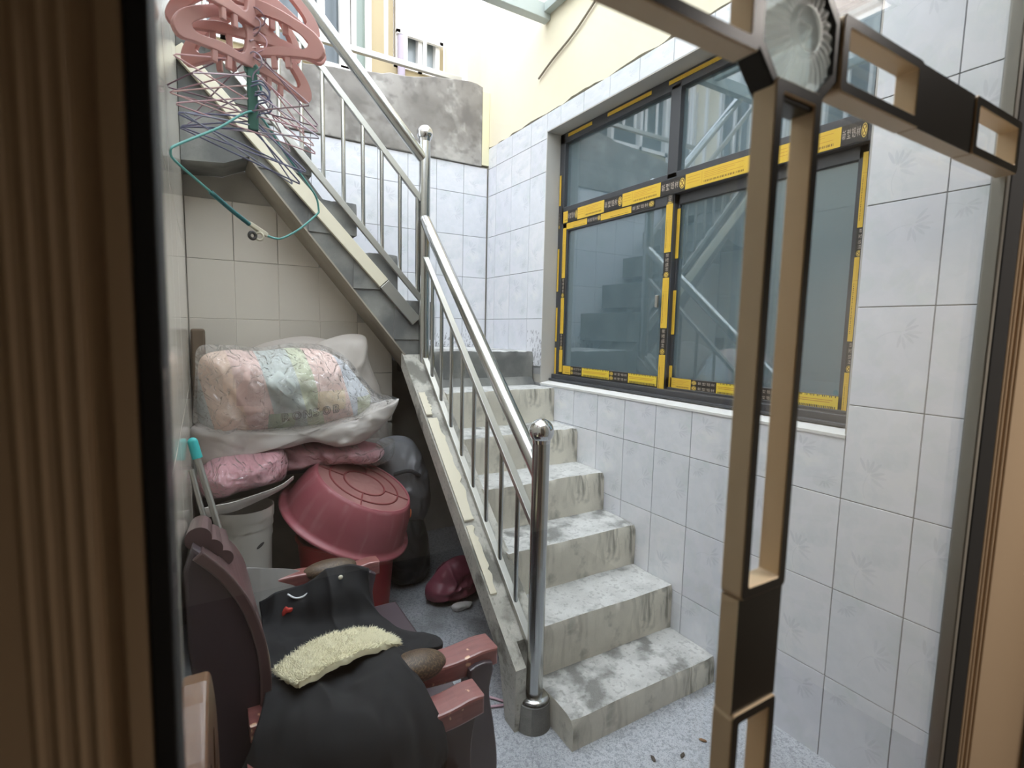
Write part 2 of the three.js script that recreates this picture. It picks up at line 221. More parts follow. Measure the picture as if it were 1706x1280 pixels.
{
  const w = struct('wall_left', 'pale plastered wall on the left, seen almost edge on');
  part('masonry', box(-0.3, -0.062, -0.1, 2.85, -3.5, -0.29), M.bare, w);
  tileGrid(w, [std({ color: lin('#d6d0c5'), roughness: 0.12 })], [-3.1, -2.7, -2.3, -1.9, -1.5, -1.1, -0.7, -0.3], [0, 0.6, 1.2, 1.8, 2.4, 2.84], (m, z, y) => { m.position.set(-0.056, y, z); m.rotation.y = Math.PI / 2; });
}

// ---------- stairs ----------
const ZN = [-1.325, -1.572, -1.821, -2.068, -2.307, -2.547, -2.7955], HS = [0.12, 0.324, 0.528, 0.734, 0.931, 1.134, 1.344], XL = [1.076, 1.085, 1.095, 1.105, 1.115, 1.13, 1.15];
function stepGeo(x0, x1, y0, y1, z0, z1, seed, amp = 0.006) { // block with rough, slightly chipped edges; material groups of a box
  const w = x1 - x0, h = y1 - y0, d = z1 - z0, g = new THREE.BoxGeometry(w, h, d, 60, 10, 14).translate((x0 + x1) / 2, (y0 + y1) / 2, (z0 + z1) / 2), p = g.attributes.position, n = g.attributes.normal, uv = g.attributes.uv;
  for (let i = 0; i < p.count; i++) {
    const x = p.getX(i), y = p.getY(i), z = p.getZ(i), ex = Math.min(x - x0, x1 - x), ey = y1 - y, ez = z1 - z, f = (e) => clamp(1 - e / 0.03);
    uv.setXY(i, Math.abs(n.getX(i)) > 0.5 ? z + seed : x - XR + (Math.abs(n.getY(i)) > 0.5 ? seed * 0.37 : 0), Math.abs(n.getY(i)) > 0.5 ? z + seed * 0.71 : y + seed * 0.53);
    const chip = f(ey) * f(ez) * (0.003 + 0.008 * clamp((fbm(x * 26, seed * 5, 2, 3) - 0.5) * 4)) + f(ey) * f(ex) * 0.004;
    p.setXYZ(i, x + (noise(y * 9, z * 9, seed) - 0.5) * amp * (x < x0 + 0.001 ? 1 : 0), y - chip * 0.7 + (noise(x * 7, z * 7, seed + 4) - 0.5) * amp, z - chip + (noise(x * 7, y * 7, seed + 9) - 0.5) * amp);
  }
  g.computeVertexNormals(); return g;
}
{
  const s = thing('concrete_staircase', 'weathered concrete stairs climbing along the tiled wall to the landing', 'staircase');
  for (let k = 0; k < 6; k++) part('step', stepGeo(XL[k], XR - 0.002, k ? HS[k - 1] - 0.07 : -0.01, HS[k], k < 5 ? ZN[k + 1] - 0.03 : ZN[6] - 0.03, ZN[k], k + 1), [M.riser, M.riser, M.tread, M.dark, M.riser, M.riser], s);
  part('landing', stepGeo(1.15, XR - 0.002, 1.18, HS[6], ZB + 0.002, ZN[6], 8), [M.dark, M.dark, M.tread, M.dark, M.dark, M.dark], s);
  part('flight_slab', prism([[-1.5, -0.01], [-1.68, -0.01], [-2.85, 0.98], [-2.9, 1.19], [-2.80, 1.185], [-2.58, 0.90], [-1.60, 0.06]], 'x', 1.06, XR - 0.004), M.dark, s);
  // sloping kerb that carries the railing; paint flakes on its upper end
  const kerb = (z) => { const t = 0.205 + (z + 1.458) * (0.96 / -1.166); return [[z, t - 0.10], [-2.86, 1.25], [-2.86, 1.345], [z, t]]; };
  const g = merge([prism([[-1.50, -0.01], [-1.57, -0.01], [-1.63, 0.22], [-2.86, 1.25], [-2.86, 1.345], [-1.50, 0.24]], 'x', 0.94, 0.985), prism([[-1.575, -0.01], [-1.65, -0.01], [-1.72, 0.3], [-2.86, 1.25], [-2.86, 1.345], [-1.575, 0.30]], 'x', 0.984, 1.10)]), p = g.attributes.position; // slightly skewed, wider at its head
  for (let i = 0; i < p.count; i++) p.setX(i, p.getX(i) + (p.getZ(i) + 1.458) * -0.024);
  g.computeVertexNormals(); part('kerb', g, std({ map: tConcrete, color: lin('#f1eee6'), roughness: 0.85 }), s);
  const paint = (z0, z1, w, c) => { const yk = (z) => 0.205 + (z + 1.458) * (0.96 / -1.166) + 0.009, xs = (z) => 0.944 + (z + 1.458) * -0.024, g = new THREE.BufferGeometry(), n = 24, pos = [], idx = []; // flakes follow the kerb's edge
    for (let i = 0; i <= n; i++) { const z = lerp(z0, z1, i / n), r = w * (0.75 + 0.5 * noise(i * 0.8, z0)); for (const [dx, dy] of [[0, 0], [r, 0], [r, -0.006], [0, -0.006]]) pos.push(xs(z) + dx + 0.002, yk(z) + dy, z); if (i) for (let q = 0; q < 4; q++) { const a = (i - 1) * 4 + q, b = (i - 1) * 4 + (q + 1) % 4; idx.push(a, b, a + 4, b, b + 4, a + 4); } }
    g.setAttribute('position', new THREE.Float32BufferAttribute(pos, 3)); g.setIndex(idx); g.computeVertexNormals(); part('paint_flake', g, c, s); };
  paint(-2.58, -2.46, 0.035, M.cream); paint(-2.44, -1.98, 0.05, M.cream); paint(-1.96, -1.72, 0.03, M.cream);
  part('post_footing', uvMetres(new THREE.CylinderGeometry(0.06, 0.068, 0.11, 28).translate(1.026, 0.045, -1.507)), M.dark, s);
}
{ // upper flight: goes up to the left along the back wall
  const s = thing('concrete_staircase', 'dark concrete upper flight rising to the left above the storage corner', 'staircase');
  const RX = (k) => 1.163 - 0.2205 * k, RY = (k) => 1.628 + 0.2435 * k, ZF = -2.835;
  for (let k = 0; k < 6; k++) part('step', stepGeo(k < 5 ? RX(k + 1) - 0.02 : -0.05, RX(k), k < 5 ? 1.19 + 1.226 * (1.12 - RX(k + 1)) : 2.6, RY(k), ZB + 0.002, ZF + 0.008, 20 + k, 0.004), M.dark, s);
  part('flight_slab', prism([[1.163, 1.345], [1.10, 1.19], [0.225, 2.263], [0.12, 2.215], [-0.05, 2.20], [-0.05, 2.80], [0.06, 2.74]], 'z', -3.104, ZF), M.dark, s);
  part('soffit_render', prism([[1.10, 1.19], [1.095, 1.184], [0.225, 2.25], [0.225, 2.263]], 'z', -3.104, ZF + 0.004), M.soffit, s);
  part('painted_strip', beam([0.86, 1.712, ZF + 0.02], [-0.05, 2.665, ZF + 0.02], 0.026, 0.062), M.cream, s);
  part('bare_strip', beam([1.045, 1.512, ZF + 0.02], [0.862, 1.709, ZF + 0.02], 0.027, 0.062), M.steelFlat, s);
}
// ---------- railings ----------
const post = (r, x, z, y0, y1, root) => { const g = new THREE.Group(); part('post', rod([x, y0, z], [x, y1, z], 0.0315, 28), M.steel, root); part('ball_finial', merge([new THREE.SphereGeometry(0.045, 32, 24).translate(x, y1 + 0.036, z), new THREE.CylinderGeometry(0.034, 0.0315, 0.014, 28).translate(x, y1, z)]), M.chrome, root); part('flange', new THREE.LatheGeometry([[0.031, 0.014], [0.042, 0.0135], [0.055, 0.009], [0.059, 0], [0.031, 0]].map((p) => new THREE.Vector2(...p)), 32).translate(x, y0, z), M.steel, root); };
{
  const r = thing('stair_railing', 'stainless steel railing with two ball topped posts beside the lower stairs', 'railing');
  const X = (z) => 1.03 + (z + 1.51) * (1.0875 - 1.03) / -1.29, L = (z, z0, y0, z1, y1) => [X(z), lerp(y0, y1, (z - z0) / (z1 - z0)), z];
  post(0, 1.031, -1.51, 0.105, 1.082, r); post(0, 1.0875, -2.80, 1.104, 2.495, r);
  const hr = (z) => L(z, -1.576, 1.013, -2.844, 2.117), mid = (z) => L(z, -1.564, 0.783, -2.738, 1.825), low = (z) => L(z, -1.563, 0.31, -2.791, 1.311);
  part('handrail', rod(hr(-1.51), hr(-2.81), 0.0305, 28), M.steel, r);
  part('middle_rail', beam(mid(-1.51), mid(-2.80), 0.03, 0.022), M.steelFlat, r);
  part('bottom_rail', beam(low(-1.51), low(-2.80), 0.03, 0.022), M.steelFlat, r);
  for (let i = 0; i < 8; i++) { const z = -2.66 + i * 0.1415; part('baluster', rod(low(z), mid(z), 0.0098, 14), M.steel, r); }
}
{
  const r = thing('stair_railing', 'stainless steel railing rising to the left along the upper flight', 'railing');
  const Z = -2.80, P = (x, x0, y0, x1, y1) => [x, lerp(y0, y1, (x - x0) / (x1 - x0)), Z], hr = (x) => P(x, 1.078, 2.40, 0.49, 3.015), mid = (x) => P(x, 1.045, 2.2, 0.536, 2.748), low = (x) => P(x, 1.036, 1.67, 0.393, 2.369);
  part('handrail', rod(hr(1.08), hr(-0.04), 0.031, 28), M.steel, r);
  part('middle_rail', beam(mid(1.08), mid(-0.04), 0.024, 0.03), M.steelFlat, r);
  part('bottom_rail', beam(low(1.08), low(-0.04), 0.024, 0.03), M.steelFlat, r);
  for (let i = 0; i < 11; i++) { const x = 1.045 - 0.0985 * i; part('baluster', rod(low(x), mid(x), 0.0105, 14), M.steel, r); }
}
{
  const r = thing('parapet_railing', 'white barred railing on top of the grey parapet', 'railing');
  for (const x of [-0.1, 0.05, 0.2, 0.32, 0.45, 0.58, 0.711, 0.845, 0.985, 1.107, 1.241, 1.377]) part('bar', rod([x, 3.235, -3.55], [x, 4.5, -3.55], 0.013, 12), M.barWhite, r);
  part('bar', rod([1.517, 3.235, -3.55], [1.517, 4.5, -3.55], 0.006, 10), M.barWhite, r);
  part('end_post', merge([box(1.648, 1.688, 3.19, 4.5, -3.57, -3.53), box(1.63, 1.71, 3.185, 3.205, -3.59, -3.51)]), M.barWhite, r);
  part('bottom_rail', rbox(-0.2, 1.66, 3.215, 3.25, -3.565, -3.535), M.steelFlat, r);
}
// ---------- house behind the parapet ----------
{
  const h = thing('house', 'sunlit cream house with windows behind the white bars', 'house');
  const Z = -4.3, paint = std({ map: tPlaster, color: lin('#bdb5a2'), roughness: 0.9 }); part('wall', merge([box(1.84, -0.6, 2.4, 3.42, Z - 0.2, Z), box(-0.6, 1.84, 4.6, 5.4, Z - 0.2, Z), box(1.22, 1.40, 3.42, 4.6, Z - 0.2, Z), box(1.79, 1.84, 3.42, 4.6, Z - 0.2, Z), box(1.40, 1.79, 3.42, 3.56, Z - 0.2, Z)]), paint, h);
  const win = (x0, x1, y0, y1, bars, glassMat) => { const f = part('window_frame', merge([box(x0, x1, y0, y0 + 0.035, Z - 0.06, Z + 0.02), box(x0, x1, y1 - 0.035, y1, Z - 0.06, Z + 0.02), ...[x0 + 0.018, ...bars, x1 - 0.018].map((x) => box(x - 0.018, x + 0.018, y0, y1, Z - 0.06, Z + 0.02))]), M.barWhite, h); part('pane', box(x0, x1, y0, y1, Z - 0.05, Z - 0.044), glassMat, f); };
  win(-0.6, 1.02, 3.42, 4.6, [-0.2, 0.2, 0.5, 0.845], M.darkGlass); win(1.02, 1.22, 3.42, 4.6, [1.085], std({ color: lin('#8c9a90'), roughness: 0.2 }));
  win(1.42, 1.79, 3.56, 4.6, [1.62], std({ color: lin('#9aa3a4'), roughness: 0.15 }));
  const sash = part('open_sash', merge([box(1.41, 1.81, 3.795, 3.825, Z + 0.03, Z + 0.06), box(1.41, 1.44, 3.8, 4.55, Z + 0.03, Z + 0.06), box(1.775, 1.805, 3.8, 4.55, Z + 0.03, Z + 0.06)]), M.barWhite, h); sash.rotation.z = 0.0;
  part('pane', box(1.43, 1.79, 3.82, 4.55, Z + 0.042, Z + 0.047), std({ color: lin('#cfd6d6'), roughness: 0.1 }), sash);
  part('drain_pipe', rod([1.45, 2.9, Z + 0.05], [1.45, 3.78, Z + 0.05], 0.03, 14), std({ color: lin('#a79dac'), roughness: 0.5 }), h);
  part('window_sill', box(0.9, 1.45, 3.39, 3.425, Z - 0.02, Z + 0.05), M.barWhite, h);
}
{ // neighbour's house across the court: the window mirrors it
  const h = thing('neighbour_house', 'cream neighbouring house with white window bars mirrored in the courtyard window', 'house');
  part('wall', box(-1.6, -1.4, 0, 4.75, -7.5, -0.3), M.plaster, h);
  for (let i = 0; i < 26; i++) part('bar', box(-1.36, -1.33, 3.0, 4.6, -6.6 + i * 0.2 - 0.016, -6.6 + i * 0.2 + 0.016), M.barWhite, h);
  for (const z of [-6.2, -5.0, -3.8, -2.6]) { const f = part('window_frame', box(-1.42, -1.385, 3.2, 4.4, z - 0.42, z + 0.42), M.barWhite, h); part('pane', merge([box(-1.39, -1.38, 3.25, 4.35, z - 0.38, z - 0.02), box(-1.39, -1.38, 3.25, 4.35, z + 0.02, z + 0.38)]), M.darkGlass, f); }
}
// ---------- canopy over the near half of the court ----------
{
  const c = thing('glass_canopy', 'pale translucent canopy on grey beams jutting in at the top', 'canopy');
  part('front_beam', rbox(-0.3, 1.825, 3.29, 3.375, -2.76, -2.70), std({ color: lin('#b8c0bd'), roughness: 0.5 }), c);
  for (const x of [1.80, 1.2, 0.6, 0.0]) part('rafter', rbox(x - 0.022, x + 0.022, 3.32, 3.375, -2.70, -0.3), std({ color: lin('#aab3b1'), roughness: 0.5 }), c);
  part('cross_beam', rbox(-0.3, 1.825, 3.315, 3.37, -1.52, -1.47), std({ color: lin('#aab3b1'), roughness: 0.5 }), c);
  for (const [a, b] of [[0.0, 0.6], [0.6, 1.2], [1.2, 1.8]]) for (const [u, v] of [[-2.73, -1.5], [-1.5, -0.3]]) part('roof_panel', box(a + 0.004, b - 0.004, 3.378, 3.386, u + 0.004, v - 0.004), M.poly, c);
}
solo('cable', tube([[1.818, 3.0, -2.80], [1.818, 3.05, -2.66], [1.818, 3.11, -2.45], [1.818, 3.2, -2.25]], 0.006, 30, 8), std({ color: lin('#8c8375'), roughness: 0.8 }), 'short dirty cable running up the cream plaster below the canopy', 'cable');

// ---------- courtyard window ----------
{
  const w = struct('window_1', 'dark grey aluminium window with yellow protective tape still on its frame');
  const bar = (y0, y1, z0, z1, x0 = 1.925, x1 = 1.985) => rbox(x0, x1, y0, y1, z0, z1, 0.003);
  part('outer_frame', merge([bar(1.165, 1.205, WZ0 + 0.005, WZ1 - 0.005, 1.905), bar(2.60, 2.66, WZ0 + 0.005, WZ1 - 0.005), bar(1.17, 2.66, WZ0 + 0.005, WZ0 + 0.055), bar(1.17, 2.66, WZ1 - 0.055, WZ1 - 0.005)]), M.alu, w);
  part('track', merge([bar(1.165, 1.178, WZ0 + 0.005, WZ1 - 0.005, 1.885, 1.93), bar(1.2, 1.215, WZ0 + 0.05, WZ1 - 0.05, 1.945, 1.955)]), M.alu, w);
  part('transom', bar(2.125, 2.225, WZ0 + 0.04, WZ1 - 0.04), M.alu, w);
  part('mullion', bar(2.2, 2.62, -1.825, -1.765), M.alu, w);
  for (const [z0, z1, x] of [[-2.655, -1.775, 1.93], [-1.815, -0.938, 1.955]]) {
    const s = part('sash', merge([bar(1.2, 1.265, z0, z1, x, x + 0.03), bar(2.08, 2.135, z0, z1, x, x + 0.03), bar(1.21, 2.13, z0, z0 + 0.05, x, x + 0.03), bar(1.21, 2.13, z1 - 0.05, z1, x, x + 0.03)]), M.alu, w);
    part('pane', box(x + 0.012, x + 0.018, 1.255, 2.09, z0 + 0.045, z1 - 0.045), M.glass, s);
  }
  for (const [z0, z1] of [[-2.655, -1.82], [-1.77, -0.938]]) part('pane', box(1.95, 1.956, 2.22, 2.605, z0, z1), M.glass, w);
  part('latch', rbox(1.918, 1.932, 1.60, 1.66, -1.86, -1.842), M.steelFlat, w);
  // printed tape: yellow panels with small print, dark panels with four white characters and a crossed ring
  const glyph = (g, x, y, s, k) => { g.lineWidth = s * 0.1; g.beginPath(); const l = (...a) => { g.moveTo(x + a[0] * s, y + a[1] * s); for (let i = 2; i < a.length; i += 2) g.lineTo(x + a[i] * s, y + a[i + 1] * s); };
    if (k === 0) { l(0.05, 0.2, 0.45, 0.2); l(0.25, 0, 0.25, 0.2); l(0.02, 0.42, 0.48, 0.42); l(0.25, 0.42, 0.25, 0.98); l(0.25, 0.55, 0.05, 0.85); l(0.25, 0.55, 0.45, 0.8); l(0.92, 0.05, 0.6, 0.2, 0.6, 0.6, 0.5, 0.98); l(0.6, 0.42, 0.98, 0.42); l(0.8, 0.42, 0.8, 0.98); }
    if (k === 1) { l(0.05, 0.12, 0.6, 0.12); l(0.02, 0.34, 0.62, 0.34); l(0.22, 0.12, 0.18, 0.58); l(0.44, 0.12, 0.44, 0.58); l(0.74, 0.1, 0.74, 0.45); l(0.92, 0, 0.92, 0.55); l(0.15, 0.74, 0.85, 0.74); l(0.5, 0.56, 0.5, 0.96); l(0.02, 0.96, 0.98, 0.96); }
    if (k === 2) { l(0.25, 0, 0.05, 0.3); l(0.2, 0.2, 0.45, 0.2); l(0.08, 0.45, 0.42, 0.45); l(0.25, 0.2, 0.25, 0.9, 0.45, 0.8); l(0.58, 0.08, 0.9, 0.08, 0.9, 0.4, 0.58, 0.4, 0.58, 0.08); l(0.55, 0.55, 0.95, 0.55, 0.95, 0.95, 0.55, 0.95, 0.55, 0.55); }
    if (k === 3) { l(0.02, 0.3, 0.48, 0.3); l(0.26, 0, 0.26, 1); l(0.26, 0.35, 0.02, 0.75); l(0.26, 0.4, 0.46, 0.6); l(0.52, 0.3, 0.98, 0.3); l(0.8, 0, 0.8, 0.92, 0.68, 0.85); l(0.8, 0.32, 0.52, 0.78); } g.stroke(); };
  const ring = (g, x, y, r) => { g.fillStyle = '#f0d468'; g.beginPath(); g.arc(x, y, r, 0, 7); g.fill(); g.strokeStyle = '#7a5420'; g.lineWidth = r * 0.22; g.beginPath(); g.arc(x, y, r * 0.78, 0, 7); for (const s of [1, -1]) { g.moveTo(x - r * 0.5, y - r * 0.5 * s); g.lineTo(x + r * 0.5, y + r * 0.5 * s); } g.stroke(); };
  const yellow = canvasTex(512, 96, (g, W, H) => { g.fillStyle = '#e0b93d'; g.fillRect(0, 0, W, H); g.fillStyle = '#c98e2e'; g.font = '13px sans-serif'; g.fillRect(140, 10, 3, 76); for (let i = 0; i < 4; i++) g.fillRect(160, 18 + i * 11, 300 - (i % 3) * 60, 3); for (let i = 0; i < 3; i++) g.fillRect(14, 22 + i * 18, 112, 3); g.fillStyle = '#6d4a1c'; for (let i = 0; i < 26; i++) g.fillRect(160 + i * 12, 70, 4 + (i * 7) % 5, 12); });
  const serr = canvasTex(512, 96, (g, W, H) => { g.fillStyle = '#e3c63f'; g.fillRect(0, 0, W, H); g.fillStyle = '#3a3026'; for (let i = 0; i < 34; i++) { if (i * 5 % 7 < 5) g.fillRect(24 + i * 14, 0, 5 + i * 3 % 4, 12); g.fillRect(24 + i * 14, 74, 7 + i * 5 % 4, 22); } g.fillStyle = '#c98e2e'; g.fillRect(20, 30, 450, 6); g.fillRect(30, 44, 420, 6); });
  const black = canvasTex(320, 96, (g, W, H) => { g.fillStyle = '#2b2826'; g.fillRect(0, 0, W, H); ring(g, 280, 48, 34); g.strokeStyle = '#b9ab9c'; for (let i = 0; i < 4; i++) glyph(g, 14 + i * 58, 22, 46, i); });
  const black2 = canvasTex(320, 160, (g, W, H) => { g.fillStyle = '#2b2826'; g.fillRect(0, 0, W, H); ring(g, 40, 42, 32); ring(g, 40, 120, 32); for (const y of [20, 98]) { g.strokeStyle = '#b9ab9c'; for (let i = 0; i < 4; i++) glyph(g, 90 + i * 56, y, 42, i); } });
  const TM = { y: std({ map: yellow, roughness: 0.45 }), s: std({ map: serr, roughness: 0.45 }), b: std({ map: black, roughness: 0.45 }), d: std({ map: black2, roughness: 0.45 }) };
  const tape = (kind, u0, u1, v0, v1, x, upright) => { // level strips run along z, upright ones along y; u is the strip's length
    const L = Math.abs(u1 - u0), Wd = Math.abs(v1 - v0), g = new THREE.BoxGeometry(L, Wd, 0.0012), m = part('tape_label', g, TM[kind], w); m.rotation.set(0, -Math.PI / 2, 0);
    if (upright) { m.rotation.set(0, -Math.PI / 2, 0); m.rotateZ(-Math.PI / 2); m.position.set(x, (u0 + u1) / 2, (v0 + v1) / 2); } else m.position.set(x, (v0 + v1) / 2, (u0 + u1) / 2);
  };
  { const y0 = 2.130, y1 = 2.196, x = 1.923; for (const [k, a, b] of [['y', -2.645, -2.60], ['b', -2.60, -2.505], ['y', -2.505, -2.27], ['b', -2.27, -2.125], ['y', -2.125, -1.86], ['b', -1.86, -1.71], ['y', -1.71, -1.38], ['b', -1.38, -1.29], ['y', -1.29, -1.035], ['b', -1.035, -0.95]]) tape(k, a, b, y0, y1, x); }
  { const y0 = 2.09, y1 = 2.126, x = 1.928; for (const [k, a, b] of [['y', -2.615, -2.42], ['b', -2.42, -2.30], ['y', -2.30, -2.06], ['b', -2.06, -1.90]]) tape(k, a, b, y0, y1, x); }
  { const y0 = 1.212, y1 = 1.262, x = 1.928; for (const [k, a, b, q] of [['y', -2.61, -2.53], ['d', -2.53, -2.42], ['s', -2.42, -2.18], ['d', -2.18, -2.03], ['s', -2.03, -1.83]]) tape(k, a, b, y0, y1, x); for (const [k, a, b] of [['y', -1.765, -1.64], ['d', -1.64, -1.5], ['s', -1.5, -1.33], ['d', -1.33, -1.22], ['s', -1.22, -0.985]]) tape(k, a, b, y0, y1, 1.953); }
  for (const [k, a, b] of [['y', 1.22, 1.36], ['b', 1.36, 1.46], ['y', 1.46, 1.68], ['b', 1.68, 1.80], ['y', 1.80, 2.10]]) tape(k, a, b, -2.652, -2.618, 1.928, true);
  for (const [k, a, b] of [['y', 1.19, 1.37], ['b', 1.37, 1.50], ['y', 1.50, 1.74], ['b', 1.74, 1.86], ['y', 1.86, 2.085], ['b', 2.085, 2.13]]) tape(k, a, b, -1.822, -1.782, 1.928, true);
  for (const [k, a, b] of [['y', 1.21, 1.32], ['y', 1.47, 1.68], ['y', 1.83, 2.06]]) tape(k, a, b, -1.776, -1.757, 1.953, true);
  for (const [k, a, b] of [['y', 1.2, 1.35], ['b', 1.35, 1.46], ['y', 1.46, 1.75], ['b', 1.75, 1.85], ['y', 1.85, 2.10]]) tape(k, a, b, -0.972, -0.946, 1.953, true);
  for (const [k, a, b] of [['y', 1.18, 1.37], ['y', 1.41, 1.62], ['y', 1.72, 1.98], ['b', 2.1, 2.2], ['y', 2.24, 2.42]]) tape(k, a, b, -2.693, -2.677, 1.923, true);
  for (const [a, b] of [[-2.62, -2.40], [-2.27, -1.95], [-1.84, -1.55]]) tape('y', a, b, 2.63, 2.648, 1.923);
  // room behind the panes; an unseen opening in its far wall brightens it
  const room = struct('wall_room_behind_window', 'dim room behind the courtyard window');
  part('room_shell', merge([box(3.7, 3.8, 0.2, 3.0, -3.6, -1.5), box(3.7, 3.8, 0.2, 0.9, -1.5, -0.1), box(3.7, 3.8, 2.5, 3.0, -1.5, -0.1), box(3.7, 3.8, 0.9, 2.5, -0.3, -0.1), box(2.02, 3.8, 0.1, 0.2, -3.6, -0.1), box(2.02, 3.8, 2.9, 3.0, -3.6, -0.1), box(2.02, 3.8, 0.2, 3.0, -3.7, -3.6), box(2.02, 3.8, 0.2, 3.0, -0.1, 0)]), std({ color: lin('#a6bcc3'), roughness: 0.9 }), room);
  part('cupboard', merge([rbox(3.0, 3.6, 0.2, 1.75, -3.2, -2.4), rbox(2.6, 3.3, 0.2, 1.2, -2.0, -1.2)]), std({ color: lin('#7b8a8c'), roughness: 0.6 }), room);
}
// ---------- things in the storage corner ----------
function settle(g) { // move the group's origin to the foot of the thing
  const b = new THREE.Box3().setFromObject(g), c = b.getCenter(V()); c.y = b.min.y;
  for (const k of g.children) k.position.sub(c); g.position.copy(c); return g;
}
const redPlastic = phys({ map: tex(256, 256, 0.5, (u, v) => { const a = fbm(u * 6, v * 6, 91, 5, 6), s = fbm(u * 30, v * 3, 93, 3); return mix3(mix3([0.62, 0.34, 0.37], [0.56, 0.29, 0.32], a), [0.68, 0.50, 0.51], clamp((s - 0.5) * 3) * 0.5); }), roughness: 0.5, clearcoat: 0.15 });
const lathe = (pts, seg = 64) => new THREE.LatheGeometry(pts.map((p) => new THREE.Vector2(...p)), seg);
{
  const b = thing('bucket', 'tall red plastic bucket standing under the upturned basin', 'bucket', null, [0.60, 0, -2.58]);
  part('bucket_body', lathe([[0, 0.006], [0.182, 0.006], [0.19, 0], [0.198, 0.012], [0.215, 0.2], [0.235, 0.44], [0.240, 0.455], [0.229, 0.455], [0.209, 0.2], [0.18, 0.02], [0, 0.02]]), std({ color: lin('#a63233'), roughness: 0.42 }), b);
  part('rim', new THREE.TorusGeometry(0.238, 0.008, 10, 64).rotateX(Math.PI / 2).translate(0, 0.45, 0), std({ color: lin('#a63233'), roughness: 0.42 }), b);
}
{
  const b = thing('wash_basin', 'dusty red plastic basin lying upside down on the red bucket', 'basin', null, [0.575, 0.545, -2.50]);
  b.quaternion.setFromUnitVectors(V(0, 1, 0), V(0.36, 0.88, 0.27).normalize()); b.scale.y = 0.92;
  part('basin_wall', lathe([[0.318, -0.004], [0.326, 0.004], [0.318, 0.016], [0.302, 0.012], [0.292, 0.03], [0.285, 0.09], [0.268, 0.16], [0.245, 0.212], [0.238, 0.226], [0.230, 0.224], [0.236, 0.2], [0.26, 0.15], [0.279, 0.08], [0.288, 0.0], [0.318, -0.004]], 96), redPlastic, b);
  part('basin_base', lathe([[0, 0.222], [0.232, 0.222], [0.232, 0.215], [0, 0.215]], 96), std({ map: tex(256, 256, 0.4, (u, v) => { const a = fbm(u * 6, v * 6, 95, 5, 6); return mix3([0.52, 0.33, 0.32], [0.61, 0.45, 0.43], a); }), roughness: 0.7 }), b);
  const dark = std({ color: lin('#7c3738'), roughness: 0.6 });
  for (const r of [0.232, 0.172, 0.102]) part('moulded_ring', new THREE.TorusGeometry(r, r > 0.2 ? 0.006 : 0.0045, 8, 80).rotateX(Math.PI / 2).translate(0, 0.224, 0), r > 0.2 ? redPlastic : dark, b);
  for (let i = 0; i < 4; i++) { const a = i * Math.PI / 2 + 0.3; part('moulded_rib', rod([0.105 * Math.cos(a), 0.224, 0.105 * Math.sin(a)], [0.23 * Math.cos(a), 0.224, 0.23 * Math.sin(a)], 0.0035, 8), dark, b); }
}
{
  const b = thing('bin', 'tall off-white plastic bin with ribbed collar, stained near the rim, below the pink bundle', 'bin', null, [0.135, 0, -2.47]);
  part('bin_body', lathe([[0, 0], [0.088, 0], [0.094, 0.01], [0.108, 0.55], [0.112, 0.56], [0.110, 0.6], [0.115, 0.605], [0.114, 0.64], [0.119, 0.645], [0.12, 0.69], [0.113, 0.69], [0.105, 0.5], [0.085, 0.02], [0, 0.02]]), std({ color: lin('#b4b0a8'), roughness: 0.5 }), b);
  part('dark_stain', new THREE.SphereGeometry(0.02, 16, 10).scale(1, 0.35, 0.12).rotateZ(0.5).rotateY(0.5).translate(0.053, 0.535, 0.094), std({ color: lin('#4a4644'), roughness: 0.8 }), b);
}
{
  const t = thing('side_table', 'low dark wooden table under the bundles', 'table', null, [0, 0, 0]);
  part('tabletop', rbox(-0.04, 0.92, 0.70, 0.74, -3.08, -2.86), M.woodDark, t); for (const [x, z] of [[0, -3.04], [0.88, -3.04], [0, -2.9], [0.88, -2.9]]) part('leg', rbox(x - 0.02, x + 0.02, 0, 0.70, z - 0.02, z + 0.02), M.woodDark, t);
  settle(t);
}
